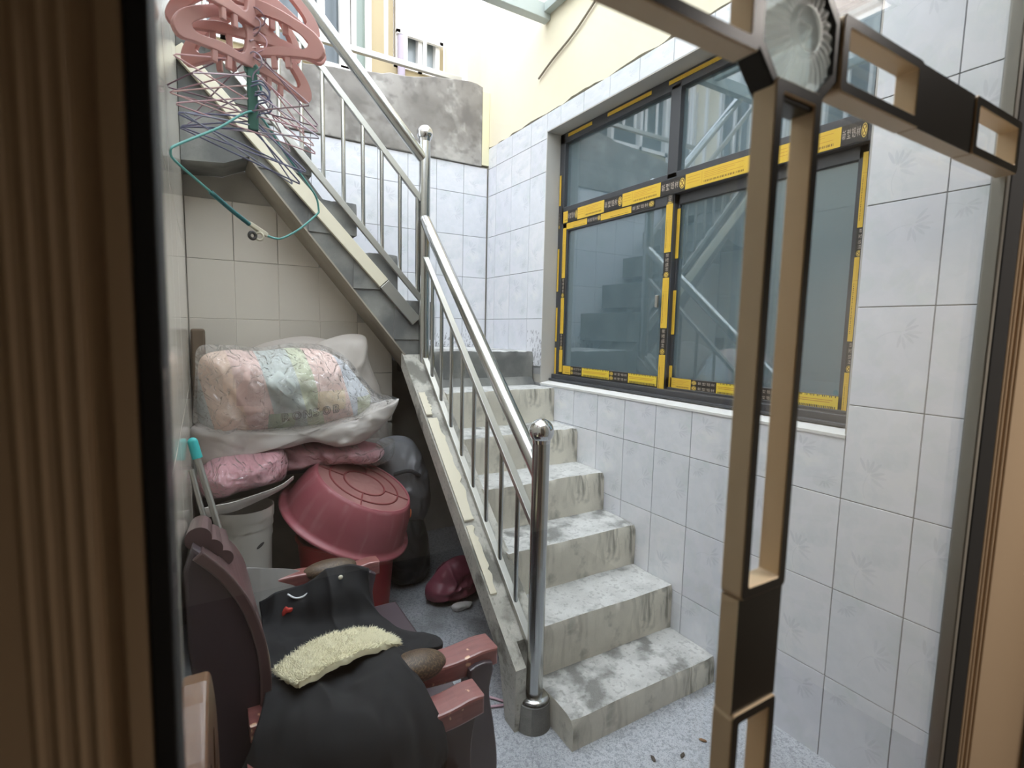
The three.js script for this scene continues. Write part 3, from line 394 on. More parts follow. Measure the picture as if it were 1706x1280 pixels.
const quiltTex = (() => { const W = 1024, H = 512, t = canvasTex(W, H, (g) => { // patchwork quilt seen through the bag, with printed outline letters; 1.024 m x 0.512 m
  g.fillStyle = '#d9c2b4'; g.fillRect(0, 0, W, H);
  const cols = [[0, 60, '#c3c8c6'], [60, 190, '#dcc3b2'], [190, 300, '#d8bcb4'], [300, 430, '#b6bdb9'], [430, 500, '#c2c7ac'], [500, 640, '#dfc3ba'], [640, 760, '#c5c9cf'], [760, 880, '#cfc2aa'], [880, 1024, '#dcdad7']];
  for (const [a, b, c] of cols) { g.fillStyle = c; g.beginPath(); g.moveTo(a - 60, 0); g.lineTo(b - 60, 0); g.lineTo(b + 60, H); g.lineTo(a + 60, H); g.fill(); }
  g.fillStyle = '#dbc7a9'; g.fillRect(500, 260, 130, 90); g.fillStyle = '#a9b39a'; g.fillRect(300, 350, 110, 90); g.fillStyle = '#cbaea6'; g.fillRect(180, 200, 90, 110); g.fillStyle = '#b9bca2'; g.fillRect(690, 300, 150, 90); g.fillStyle = '#c98a8c'; g.fillRect(420, 455, 210, 40);
  for (let i = 0; i < 300; i++) { g.fillStyle = `rgba(${rnd() > 0.5 ? '250,248,244' : '150,140,132'},0.06)`; g.beginPath(); g.ellipse(rnd() * W, rnd() * H, 6 + rnd() * 40, 4 + rnd() * 12, rnd() * 3, 0, 7); g.fill(); }
  g.save(); g.translate(352, 392); g.rotate(-0.12); g.lineWidth = 2.2; g.strokeStyle = '#5f5a57'; g.font = 'bold 54px sans-serif'; for (const [c, x] of [['R', 0], ['O', 44], ['N', 88], ['S', 132], ['O', 172], ['B', 218]]) { g.strokeText(c, x, 0); g.save(); g.translate(x + 4, -3); g.scale(0.84, 0.84); g.lineWidth = 1.4; g.strokeText(c, 0, 0); g.restore(); } g.restore();
}); t.wrapS = t.wrapT = THREE.RepeatWrapping; t.repeat.set(1 / 1.024, 1 / 0.512); t.offset.set(0.06, -0.93 / 0.512 + 2); return t; })();
const film = (name, pts, deep, o, parent) => part(name, sack(pts, deep, o), M.film, parent);
const bags = 'bagged bedding piled under the upper flight';
{
  const t = thing('bedding_bag', 'large clear plastic bag of patchwork quilts with grey outline lettering on top of the pile', 'bag', bags);
  part('quilt', sack([[0.0, 1.33], [0.1, 1.36], [0.225, 1.355], [0.367, 1.37], [0.5, 1.355], [0.6, 1.30], [0.68, 1.20], [0.73, 1.13], [0.71, 1.04], [0.62, 1.0], [0.46, 0.975], [0.238, 0.965], [0.09, 0.965], [0.01, 0.99], [-0.022, 1.06], [-0.02, 1.2]], 0.21, { z: -2.62, crease: 0.032, freq: 9, seed: 2, rings: 26, n: 140 }), std({ map: quiltTex, roughness: 0.7 }), t);
  film('plastic_film', [[-0.011, 1.372], [0.093, 1.382], [0.225, 1.372], [0.367, 1.392], [0.517, 1.377], [0.615, 1.32], [0.70, 1.21], [0.76, 1.145], [0.875, 1.105], [0.87, 1.09], [0.76, 1.06], [0.734, 1.022], [0.62, 0.982], [0.46, 0.96], [0.238, 0.95], [0.08, 0.95], [-0.015, 0.97], [-0.044, 1.02], [-0.036, 1.139], [-0.027, 1.258]], 0.228, { z: -2.62, crease: 0.035, freq: 12, seed: 5, rings: 26, n: 140 }, t);
  settle(t);
}
{
  const t = thing('bedding_bag', 'white plastic sack sagging below the quilt bag, its corner pulled out to the right', 'bag', bags);
  part('sack_body', sack([[-0.047, 1.03], [0.123, 1.03], [0.401, 1.03], [0.719, 1.08], [0.80, 1.075], [0.872, 1.11], [0.84, 1.03], [0.805, 0.995], [0.747, 0.94], [0.65, 0.895], [0.55, 0.895], [0.45, 0.925], [0.279, 0.905], [0.12, 0.90], [-0.03, 0.865], [-0.045, 0.90]], 0.17, { z: -2.60, crease: 0.035, freq: 8, seed: 9, rings: 20, n: 120 }), phys({ color: lin('#d8d2cc'), roughness: 0.4, transmission: 0.25, thickness: 0 }), t);
  settle(t);
}
const pinkCloth = std({ map: tex(256, 256, 0.35, (u, v) => mix3([0.76, 0.55, 0.585], [0.64, 0.40, 0.445], clamp((fbm(u * 6, v * 6, 101, 5, 6) - 0.3) * 2))), roughness: 0.7 });
for (const [label, pts, z, d, o] of [
  ['pink quilt bundled in clear plastic above the white bin', [[-0.03, 0.85], [0.033, 0.905], [0.182, 0.925], [0.29, 0.925], [0.32, 0.86], [0.30, 0.80], [0.157, 0.775], [0.049, 0.752], [-0.016, 0.754]], -2.50, 0.20, { seed: 12, crease: 0.025, freq: 12 }],
  ['rose quilt in clear plastic with a loose knotted end behind the red basin', [[0.214, 0.91], [0.408, 0.925], [0.62, 0.905], [0.74, 0.875], [0.80, 0.85], [0.82, 0.82], [0.78, 0.78], [0.62, 0.785], [0.406, 0.80], [0.235, 0.80]], -2.68, 0.19, { seed: 15, crease: 0.03, freq: 12 }]]) {
  const t = thing('bedding_bag', label, 'bag', bags); part('quilt', sack(pts, d, { z, ...o, rings: 20 }), pinkCloth, t);
  const cx = pts.reduce((s, p) => s + p[0], 0) / pts.length, cy = pts.reduce((s, p) => s + p[1], 0) / pts.length;
  const big = pts.map(([x, y]) => [cx + (x - cx) * 1.03, cy + (y - cy) * 1.03]); if (z < -2.6) big.splice(3, 4, [0.75, 0.865], [0.80, 0.865], [0.872, 0.878], [0.868, 0.80], [0.80, 0.765]);
  film('plastic_film', big, d * 1.05, { z, ...o, crease: 0.03, rings: 20 }, t); settle(t);
}
solo('plastic_liner', cloth([[[-0.03, 0.765, -2.27], [0.12, 0.775, -2.29], [0.27, 0.80, -2.34], [0.33, 0.815, -2.40]], [[-0.015, 0.742, -2.28], [0.12, 0.757, -2.30], [0.27, 0.787, -2.345], [0.33, 0.80, -2.41]], [[-0.0, 0.715, -2.31], [0.1, 0.72, -2.33], [0.27, 0.772, -2.36], [0.33, 0.79, -2.43]]], 0.003, { amp: 0.004, nu: 20, nv: 50 }), std({ color: lin('#c9c4be'), roughness: 0.5 }), 'off-white plastic liner edge hanging under the pink bundle', 'sheet');
for (const [label, pts, z, d, c, tr] of [
  ['pale plastic sack slumped behind the quilt bag at the slope of the stairs', [[0.46, 1.33], [0.60, 1.41], [0.72, 1.435], [0.79, 1.42], [0.80, 1.32], [0.83, 1.22], [0.87, 1.12], [0.90, 0.76], [0.55, 0.75], [0.47, 1.1]], -2.92, 0.10, '#c3bbb2', 0.2],
  ['low greyish sack at the back of the pile under the cream tiles', [[0.19, 1.33], [0.373, 1.405], [0.52, 1.415], [0.66, 1.36], [0.6, 1.1], [0.5, 0.75], [0.15, 0.75], [0.16, 1.15]], -2.96, 0.10, '#bdb4ab', 0.2]]) {
  const t = thing('bedding_bag', label, 'bag', bags); part('sack_body', sack(pts, d, { z, seed: 21, crease: 0.02, freq: 11 }), phys({ color: lin(c), roughness: 0.5, transmission: tr, thickness: 0 }), t); settle(t);
}
{
  const t = thing('refuse_bag', 'bulging smoke grey plastic bag to the right of the basin', 'bag'); part('bag_body', sack([[0.80, 0.84], [0.90, 0.875], [1.0, 0.85], [1.06, 0.76], [1.10, 0.62], [1.11, 0.45], [1.06, 0.36], [0.97, 0.37], [0.88, 0.44], [0.86, 0.52], [0.80, 0.68]], 0.16, { z: -2.78, seed: 31, crease: 0.03, freq: 10 }), phys({ color: lin('#77787c'), roughness: 0.42 }), t);
  part('knot', tube([[0.85, 0.70, -2.62], [0.93, 0.715, -2.60], [0.99, 0.68, -2.60]], 0.011, 20, 8), std({ color: lin('#2a2a2e') }), t); settle(t);
  const u = thing('refuse_bag', 'black plastic bag under the stairs below the grey one', 'bag'); part('bag_body', sack([[0.84, 0.42], [0.92, 0.47], [1.04, 0.44], [1.10, 0.30], [1.12, 0.10], [1.08, 0.0], [0.92, 0.0], [0.85, 0.12], [0.82, 0.30]], 0.15, { z: -2.80, seed: 33, crease: 0.03, freq: 10 }), phys({ color: lin('#22272b'), roughness: 0.35 }), u); settle(u);
  const w = thing('plastic_bag', 'crumpled dark pink plastic bag on the floor beneath the lower stairs', 'bag'); part('bag_body', sack([[0.985, 0.09], [1.03, 0.15], [1.10, 0.21], [1.2, 0.23], [1.28, 0.18], [1.30, 0.05], [1.26, 0.0], [1.1, 0.0], [1.0, 0.02]], 0.10, { z: -2.50, seed: 37, crease: 0.03, freq: 13 }), phys({ color: lin('#8a4a58'), roughness: 0.4 }), w);
  part('torn_edge', sack([[1.08, 0.03], [1.15, 0.035], [1.2, 0.02], [1.16, 0.0], [1.09, 0.0]], 0.03, { z: -2.37, seed: 39, crease: 0.012, freq: 20, n: 40, rings: 6 }), M.white, w); settle(w);
  solo('bottle_top', new THREE.CylinderGeometry(0.022, 0.024, 0.03, 24).rotateZ(1.4).translate(0.86, 0.545, -2.44), std({ color: lin('#c8693f'), roughness: 0.5 }), 'small orange bottle top poking out beside the basin rim', 'lid');
  solo('wood_offcut', rbox(-0.044, 0.018, 1.10, 1.448, -3.06, -3.0, 0.012), std({ color: lin('#675848'), roughness: 0.7 }), 'brown wooden offcut upright in the back left corner', 'offcut');
}
{ // two poles leaning in the corner in front of the bin
  const t = thing('mop', 'steel mop pole with a turquoise end leaning on the left wall', 'mop'); part('pole', rod([-0.03, 1.045, -2.02], [0.072, 0.60, -1.93], 0.0105, 16), M.steelFlat, t); part('grip', merge([rod([-0.036, 1.075, -2.025], [-0.024, 1.02, -2.015], 0.016, 16), new THREE.SphereGeometry(0.016, 16, 12).translate(-0.036, 1.075, -2.025)]), std({ color: lin('#3fb3b3'), roughness: 0.45 }), t); part('mop_head', rbox(0.0, 0.16, 0.02, 0.09, -1.97, -1.90), std({ color: lin('#8a8a86') }), t); part('lower_pole', rod([0.072, 0.60, -1.93], [0.08, 0.06, -1.935], 0.0105, 16), M.steelFlat, t); settle(t);
  const u = thing('broom', 'thinner grey broom pole leaning just left of the mop', 'broom'); part('pole', rod([-0.043, 0.99, -1.99], [0.02, 0.66, -1.95], 0.008, 14), M.steelFlat, u); part('lower_pole', rod([0.02, 0.66, -1.95], [0.03, 0.10, -1.985], 0.008, 14), M.steelFlat, u); part('bristle_head', rbox(-0.04, 0.10, 0, 0.11, -2.01, -1.97), std({ color: lin('#55504c') }), u); settle(u);
}
solo('plastic_sheet', cloth([[[0.062, 0.705, -1.805], [0.142, 0.685, -1.805], [0.25, 0.645, -1.825], [0.29, 0.62, -1.825]], [[0.075, 0.63, -1.765], [0.15, 0.61, -1.765], [0.23, 0.60, -1.785], [0.285, 0.585, -1.805]], [[0.10, 0.55, -1.725], [0.15, 0.545, -1.725], [0.21, 0.555, -1.755], [0.26, 0.57, -1.785]], [[0.12, 0.49, -1.705], [0.15, 0.49, -1.705], [0.19, 0.51, -1.725], [0.22, 0.54, -1.755]]], 0.003, { amp: 0.004 }), phys({ color: lin('#8b8885'), roughness: 0.3, transmission: 0.3, thickness: 0 }), 'grey translucent plastic sheet bent over the far chair arm', 'sheet');

// ---------- armchairs ----------
function armProfile(x0, x1, y, dip) { // side view of a waving arm, as [x, y] upper then lower edge
  const up = [], lo = []; for (let i = 0; i <= 24; i++) { const t = i / 24, x = lerp(x0, x1, t), w = Math.sin(t * 7.2 - 0.6) * dip * t; up.push([x, y + w + (t > 0.93 ? -0.012 * (t - 0.93) / 0.07 : 0)]); lo.push([x, y + w * 0.9 - 0.038 - 0.02 * t * t]); } return [...up, ...lo.reverse()];
}
const padCarved = std({ map: tex(256, 256, 0.16, (u, v) => { const r = Math.sin(u * 25 + Math.sin(v * 19) * 2.4) * Math.sin(v * 25 + Math.sin(u * 12) * 2); return mix3([0.28, 0.22, 0.17], [0.52, 0.43, 0.32], clamp((r - 0.45) * 4)); }), roughness: 0.5 });
{
  const c = thing('armchair', 'dark red lacquered armchair with a curved back, half buried under the black jacket', 'armchair');
  part('seat', rbox(0.05, 0.60, 0.40, 0.45, -1.82, -1.17, 0.012), M.woodDark, c);
  const droop = (g) => { const p = g.attributes.position; for (let i = 0; i < p.count; i++) { const t = clamp((-1.26 - p.getZ(i)) / 0.6); p.setY(i, p.getY(i) - t * 0.17 * clamp((p.getY(i) - 0.5) / 0.5)); } g.computeVertexNormals(); return g; };
  const back = [[0.0, 0.12], [-0.012, 0.45], [-0.033, 0.64], [-0.045, 0.8], [-0.047, 0.97], [-0.03, 1.02], [-0.01, 1.0], [0.02, 0.955], [0.06, 0.885], [0.084, 0.812], [0.097, 0.738], [0.099, 0.665], [0.092, 0.58], [0.07, 0.46], [0.05, 0.3], [0.04, 0.12]];
  part('back_panel', droop(prism(back, 'z', -1.86, -1.20, 0.008)), M.woodDark, c);
  part('back_rail', (() => { const pts = [[-0.02, 1.005], [0.02, 0.958], [0.06, 0.888], [0.084, 0.815], [0.098, 0.738], [0.100, 0.66], [0.093, 0.57], [0.08, 0.5]]; const sm2 = smooth2(pts, 28, false), o = [], n = []; sm2.forEach((p, i) => { const q = sm2[Math.min(28, i + 1)], r = sm2[Math.max(0, i - 1)], l = Math.hypot(q[0] - r[0], q[1] - r[1]), nx = -(q[1] - r[1]) / l, ny = (q[0] - r[0]) / l; o.push([p[0] + nx * 0.009, p[1] + ny * 0.009]); n.push([p[0] - nx * 0.014, p[1] - ny * 0.014]); }); return droop(prism([...o, ...n.reverse()], 'z', -1.87, -1.192, 0.004)); })(), M.woodMid, c);
  part('crest_scroll', droop(merge([0, 1, 2].map((i) => new THREE.CylinderGeometry(0.026 - i * 0.003, 0.03 - i * 0.004, 0.56, 24).rotateX(Math.PI / 2).translate(-0.02 + i * 0.024, 1.012 - i * 0.03, -1.56 - i * 0.02)))), M.woodMid, c);
  part('armrest', prism(armProfile(0.06, 0.655, 0.635, 0.016), 'z', -1.215, -1.135, 0.006), M.wood, c);
  part('carved_pad', new THREE.SphereGeometry(1, 32, 20).scale(0.075, 0.034, 0.046).rotateZ(-0.06).translate(0.44, 0.628, -1.168), padCarved, c);
  part('armrest', prism(armProfile(0.08, 0.53, 0.635, 0.016), 'z', -1.85, -1.79, 0.006), M.wood, c);
  part('carved_pad', new THREE.SphereGeometry(1, 32, 20).scale(0.09, 0.03, 0.045).translate(0.36, 0.632, -1.81), padCarved, c);
  const leg = (x0, x1) => [[x0 + 0.01, 0.60], [x1 - 0.012, 0.60], [x1 - 0.022, 0.53], [x1 - 0.006, 0.42], [x1 + 0.006, 0.30], [x1 - 0.01, 0.17], [x1 + 0.006, 0.04], [x1 + 0.01, 0], [x0 + 0.012, 0], [x0 + 0.012, 0.15], [x0 - 0.006, 0.30], [x0 + 0.006, 0.42], [x0 + 0.016, 0.52]];
  for (const [a, b, z] of [[0.555, 0.645, -1.15], [0.44, 0.52, -1.80]]) part('front_leg', prism(smooth2(leg(a, b), 60), 'z', z - 0.04, z + 0.03, 0.005), M.woodDark, c);
  for (const z of [-1.23, -1.80]) part('rear_leg', rbox(-0.04, 0.01, 0, 0.14, z - 0.02, z + 0.02, 0.006), M.woodDark, c);
  settle(c);
}
{
  const c = thing('armchair', 'second lacquered armchair nearest the door with a pierced carved back and rose coloured arm', 'armchair');
  part('seat', rbox(0.02, 0.50, 0.38, 0.43, -1.06, -0.46, 0.012), M.woodDark, c);
  const br = phys({ map: tex(256, 256, 0.3, (u, v) => mix3([0.50, 0.38, 0.27], [0.34, 0.23, 0.17], fbm(u * 5, v * 14, 111, 4))), roughness: 0.4, clearcoat: 0.3 });
  const sh = new THREE.Shape(smooth2([[0.46, 0.3], [0.46, 0.86], [0.60, 0.98], [0.72, 1.025], [0.80, 0.965], [0.875, 0.87], [0.92, 0.74], [0.94, 0.3]], 70).map((p) => new THREE.Vector2(...p)));
  for (const [x, y, a, b] of [[0.66, 0.90, 0.035, 0.05], [0.765, 0.88, 0.022, 0.045], [0.72, 0.79, 0.035, 0.04], [0.60, 0.80, 0.03, 0.045], [0.815, 0.78, 0.024, 0.05], [0.72, 0.66, 0.06, 0.035], [0.58, 0.68, 0.03, 0.05], [0.84, 0.66, 0.026, 0.05]]) { const h = new THREE.Path(); h.absellipse(x, y, a, b, 0, 7, true); sh.holes.push(h); }
  part('carved_back', new THREE.ExtrudeGeometry(sh, { depth: 0.02, bevelEnabled: true, bevelSize: 0.006, bevelThickness: 0.006, bevelSegments: 3, curveSegments: 20 }).rotateY(Math.PI / 2).applyMatrix4(new THREE.Matrix4().set(1, 0, -0.04, -0.060, 0, 1, 0, 0, 0, 0, 1, 0, 0, 0, 0, 1)), br, c);
  part('armrest', prism(armProfile(0.05, 0.56, 0.60, 0.02), 'z', -1.105, -1.03, 0.006), M.wood, c);
  part('armrest', prism(armProfile(0.05, 0.56, 0.60, 0.02), 'z', -0.53, -0.46, 0.006), M.wood, c);
  const leg = [[0.44, 0.57], [0.535, 0.575], [0.53, 0.46], [0.535, 0.3], [0.525, 0.12], [0.535, 0], [0.455, 0], [0.465, 0.12], [0.45, 0.3], [0.46, 0.46]];
  for (const z of [-1.065, -0.495]) part('front_leg', prism(smooth2(leg, 60), 'z', z - 0.032, z + 0.028, 0.005), M.wood === 0 ? M.wood : phys({ color: lin('#33201f'), roughness: 0.4, clearcoat: 0.3 }), c);
  for (const z of [-1.0, -0.5]) part('rear_leg', rbox(-0.03, 0.01, 0, 0.4, z - 0.02, z + 0.02, 0.006), M.woodDark, c);
  settle(c);
}
// ---------- jacket and fur collar over the chairs ----------
{
  const j = thing('jacket', 'black padded jacket with a small red badge thrown over the armchairs', 'jacket');
  const rows = [[[0.130, 0.600, -1.747], [0.195, 0.630, -1.724], [0.271, 0.660, -1.692], [0.335, 0.690, -1.683], [0.397, 0.700, -1.664], [0.440, 0.690, -1.626]], [[0.134, 0.560, -1.717], [0.201, 0.590, -1.668], [0.271, 0.620, -1.641], [0.340, 0.640, -1.624], [0.403, 0.640, -1.612], [0.444, 0.600, -1.589]], [[0.128, 0.550, -1.622], [0.206, 0.550, -1.622], [0.289, 0.560, -1.601], [0.366, 0.570, -1.578], [0.437, 0.570, -1.563], [0.492, 0.550, -1.521]], [[0.120, 0.560, -1.502], [0.198, 0.550, -1.507], [0.287, 0.550, -1.500], [0.379, 0.550, -1.484], [0.482, 0.550, -1.434], [0.586, 0.540, -1.344]], [[0.110, 0.590, -1.359], [0.182, 0.590, -1.340], [0.265, 0.580, -1.349], [0.363, 0.570, -1.359], [0.438, 0.560, -1.357], [0.494, 0.540, -1.339]], [[0.101, 0.645, -1.233], [0.168, 0.662, -1.196], [0.245, 0.664, -1.183], [0.335, 0.66, -1.202], [0.395, 0.65, -1.210], [0.43, 0.615, -1.211]], [[0.088, 0.655, -1.143], [0.157, 0.676, -1.085], [0.230, 0.68, -1.056], [0.306, 0.672, -1.053], [0.373, 0.655, -1.067], [0.419, 0.625, -1.087]], [[0.066, 0.620, -1.099], [0.143, 0.640, -1.033], [0.221, 0.645, -0.990], [0.298, 0.635, -0.981], [0.376, 0.600, -1.0], [0.446, 0.545, -1.03]], [[0.037, 0.560, -1.095], [0.128, 0.580, -1.0], [0.218, 0.580, -0.96], [0.294, 0.570, -0.95], [0.372, 0.530, -0.975], [0.444, 0.480, -1.02]], [[0.015, 0.450, -1.10], [0.129, 0.460, -0.98], [0.220, 0.460, -0.93], [0.295, 0.450, -0.92], [0.368, 0.440, -0.95], [0.419, 0.440, -1.01]]];
  part('jacket_cloth', cloth(rows, 0.012, { amp: 0.017, freq: 8, seed: 6, nu: 130, nv: 90 }), std({ map: tex(256, 256, 0.3, (u, v) => mix3([0.07, 0.072, 0.085], [0.115, 0.12, 0.13], fbm(u * 8, v * 8, 121, 4, 8))), roughness: 0.85 }), j);
  part('red_badge', sack([[0.185, 0.595], [0.196, 0.612], [0.203, 0.606], [0.216, 0.602], [0.212, 0.59], [0.198, 0.588], [0.187, 0.582]], 0.006, { z: -1.655, seed: 44, crease: 0.003, n: 40, rings: 6 }), std({ color: lin('#c8433a'), roughness: 0.6 }), j);
  part('button', new THREE.SphereGeometry(0.0075, 16, 12).scale(1, 1, 0.6).translate(0.356, 0.678, -1.632), std({ color: lin('#d8d4c4'), roughness: 0.35 }), j);
  part('drawstring', tube([[0.206, 0.632, -1.69], [0.225, 0.622, -1.675], [0.246, 0.622, -1.67], [0.265, 0.632, -1.67], [0.278, 0.64, -1.665]], 0.0032, 24, 8), std({ color: lin('#d8dcdf'), roughness: 0.4 }), j);
  settle(j);
}
{
  const f = thing('fur_collar', 'ragged cream fur strip lying across the black jacket', 'fur');
  const rows = [[[0.127, 0.648, -1.29], [0.198, 0.622, -1.385], [0.297, 0.60, -1.452], [0.398, 0.595, -1.432], [0.443, 0.59, -1.35]], [[0.135, 0.685, -1.194], [0.204, 0.674, -1.255], [0.290, 0.655, -1.312], [0.377, 0.64, -1.310], [0.426, 0.622, -1.30]], [[0.154, 0.712, -1.118], [0.208, 0.710, -1.142], [0.291, 0.702, -1.178], [0.370, 0.684, -1.206], [0.414, 0.652, -1.24]]];
  const pelt = cloth(rows, 0.014, { amp: 0.006, freq: 26, seed: 8, nu: 40, nv: 60 }); part('pelt', pelt, std({ color: lin('#efe7c4'), roughness: 0.95 }), f);
  const { Q, N } = pelt.userData.surface, pos = [], idx = [], t = V(), s = V(); // tufts
  for (let i = 0; i < 9000; i++) {
    const k = (rnd() * Q.length) | 0, row = (k / 61) | 0, col = k % 61, edge = row < 2 || row > 38 || col < 2 || col > 58, p = Q[k].clone().add(V(rr(-0.004, 0.004), 0, rr(-0.004, 0.004)));
    t.copy(N[k]).multiplyScalar(edge ? 0.35 : 0.6).add(V(rr(-1, 1), rr(-0.3, 0.2), rr(-1, 1))); if (edge) t.add(Q[k].clone().sub(Q[(20 * 61 + clamp(col, 6, 54)) | 0]).normalize().multiplyScalar(0.9)); t.normalize().multiplyScalar(rr(0.008, 0.017));
    s.crossVectors(t, V(rnd(), 1, rnd())).normalize().multiplyScalar(0.0011); const b = pos.length / 3, q = V().crossVectors(t, s).normalize().multiplyScalar(0.0011);
    for (const v of [p.clone().add(s), p.clone().sub(s).add(q), p.clone().sub(s).sub(q), p.clone().add(t)]) pos.push(v.x, v.y, v.z); idx.push(b, b + 1, b + 3, b + 1, b + 2, b + 3, b + 2, b, b + 3);
  }
  const g = new THREE.BufferGeometry(); g.setAttribute('position', new THREE.Float32BufferAttribute(pos, 3)); g.setIndex(idx); g.computeVertexNormals(); const h = part('fur_pile', g, std({ color: lin('#f3ecca'), roughness: 0.95 }), f); h.userData.kind = 'stuff'; settle(f);
}
// ---------- hangers ----------
const hookPts = (y) => [[0, y, 0], [0, y + 0.03, 0], [0.004, y + 0.045, 0], [0.022, y + 0.06, 0], [0.022, y + 0.08, 0], [0.0, y + 0.092, 0], [-0.02, y + 0.078, 0]];
function wireHanger(label, group, color, half, drop, at, turn, tilt = 0, roll = 0, r = 0.0018) {
  const h = thing('wire_hanger', label, 'hanger', group, at), m = std({ color: lin(color), roughness: 0.4 });
  part('frame', tube([[0, 0, 0], [half * 0.5, -drop * 0.46, 0], [half * 0.96, -drop * 0.93, 0], [half, -drop * 0.985, 0], [half * 0.95, -drop, 0], [0, -drop, 0], [-half * 0.95, -drop, 0], [-half, -drop * 0.985, 0], [-half * 0.96, -drop * 0.93, 0], [-half * 0.5, -drop * 0.46, 0]], r, 90, 8, true, 0.2), m, h);
  part('hook', tube(hookPts(0), r, 30, 8), m, h); h.rotation.set(tilt, turn, roll, 'YXZ'); return h;
}
{
  const c = thing('hanging_cord', 'dark cord with a green strap hanging from the canopy, the clothes hangers hooked on it', 'cord');
  part('cord', tube([[0.128, 3.315, -1.5], [0.127, 2.7, -1.5], [0.129, 2.3, -1.5], [0.128, 2.10, -1.5]], 0.007, 40, 8), std({ color: lin('#5c5a60'), roughness: 0.8 }), c);
  part('strap', rbox(0.118, 0.142, 1.955, 2.11, -1.506, -1.494, 0.004), std({ color: lin('#3f6e62'), roughness: 0.6 }), c);
  part('strap_loop', new THREE.TorusGeometry(0.014, 0.004, 8, 24).translate(0.130, 2.10, -1.5), std({ color: lin('#5f8f86'), roughness: 0.5 }), c); settle(c);
}
{ // broad moulded hangers
  const sh = new THREE.Shape(smooth2([[0, 0.035], [0.05, 0.02], [0.12, -0.02], [0.19, -0.075], [0.205, -0.115], [0.19, -0.135], [0.16, -0.13], [0.08, -0.12], [0, -0.118], [-0.08, -0.12], [-0.16, -0.13], [-0.19, -0.135], [-0.205, -0.115], [-0.19, -0.075], [-0.12, -0.02], [-0.05, 0.02]], 90).map((p) => new THREE.Vector2(...p)));
  for (const s of [-1, 1]) { const hole = smooth2([[0.02 * s, -0.01], [0.07 * s, -0.02], [0.13 * s, -0.055], [0.165 * s, -0.095], [0.15 * s, -0.108], [0.08 * s, -0.096], [0.02 * s, -0.094]], 36).map((p) => new THREE.Vector2(...p)); sh.holes.push(new THREE.Path(hole)); }
  const g = new THREE.ExtrudeGeometry(sh, { depth: 0.008, bevelEnabled: true, bevelSize: 0.003, bevelThickness: 0.004, bevelSegments: 3, curveSegments: 8 }).translate(0, 0, -0.004), tooth = merge([-1, 1].flatMap((s) => [0.06, 0.1].map((x) => rbox(s * x - 0.008, s * x + 0.008, -0.155, -0.115, -0.006, 0.006, 0.003))));
  const pink = phys({ color: lin('#dbaba4'), roughness: 0.35, transmission: 0.3, thickness: 0 });
  const spots = [[0.128, 2.345, -1.50, 0.30, 'topmost pink plastic hanger on the cord, cut by the top of the picture'], [0.128, 2.30, -1.49, 0.75, 'pink plastic hanger on the cord, swung towards the wall'], [0.128, 2.27, -1.50, 0.1, 'pink plastic hanger on the cord, facing the door squarely'], [0.13, 2.235, -1.51, -0.55, 'pink plastic hanger on the cord, its right shoulder nearest the door'], [0.13, 2.205, -1.50, 0.5, 'lowest broad pink plastic hanger, just above the wire ones']];
  for (const [x, y, z, a, label] of spots) { const h = thing('plastic_hanger', label, 'hanger', 'broad pink hangers on the cord', [x, y, z]); part('shoulder_frame', g, pink, h); part('clip_tooth', tooth, pink, h); part('hook', tube(hookPts(0.03), 0.0035, 30, 8), pink, h); h.rotation.set(0, a, 0.06 * Math.sin(a * 9)); h.scale.setScalar(0.86); }
}
{
  const G = 'thin wire hangers on the cord', C = ['#dcb0b2', '#cfa9b4', '#c2adb6', '#dab9b6', '#b7adbf', '#cda3a9', '#8a707e', '#a08890'];
  const W = ['crossing behind the green strap', 'with its right corner highest', 'reaching farthest to the left wall', 'hanging level in the middle of the bunch', 'sloping down to the right', 'lowest of the rosy ones', 'dark and steep on the right', 'thin and dark behind the others'];
  const A = [[2.115, 0.5, 0.17, 0.09], [2.095, -0.4, 0.175, 0.10], [2.08, 0.9, 0.19, 0.10], [2.06, 0.2, 0.165, 0.085], [2.045, -0.75, 0.19, 0.09], [2.03, 0.35, 0.17, 0.08], [2.15, -0.2, 0.17, 0.14], [2.13, -0.9, 0.19, 0.13]];
  A.forEach(([y, t, half, drop], i) => wireHanger(`${i < 6 ? 'rosy' : 'brown'} wire hanger ${W[i]}`, G, C[i], half, drop, [0.13, y, -1.5], t, rr(-0.1, 0.1), -0.10 + rr(-0.1, 0.05)));
  const W2 = ['uppermost of the tilted ones', 'second of the tilted ones', 'third of the tilted ones', 'lowest of the tilted ones'];
  [[1.985, 0.25, 0.15], [1.975, -0.2, 0.145], [1.965, 0.5, 0.15], [1.955, 0.0, 0.14]].forEach(([y, t, half], i) => wireHanger(`blue grey wire hanger below the strap, ${W2[i]}`, 'tilted blue grey hangers', ['#6f7393', '#7d7f9c', '#8f92a6', '#666a86'][i], half, 0.07, [0.128, y, -1.5], t, 0.15, -0.22 - i * 0.03, 0.002));
}
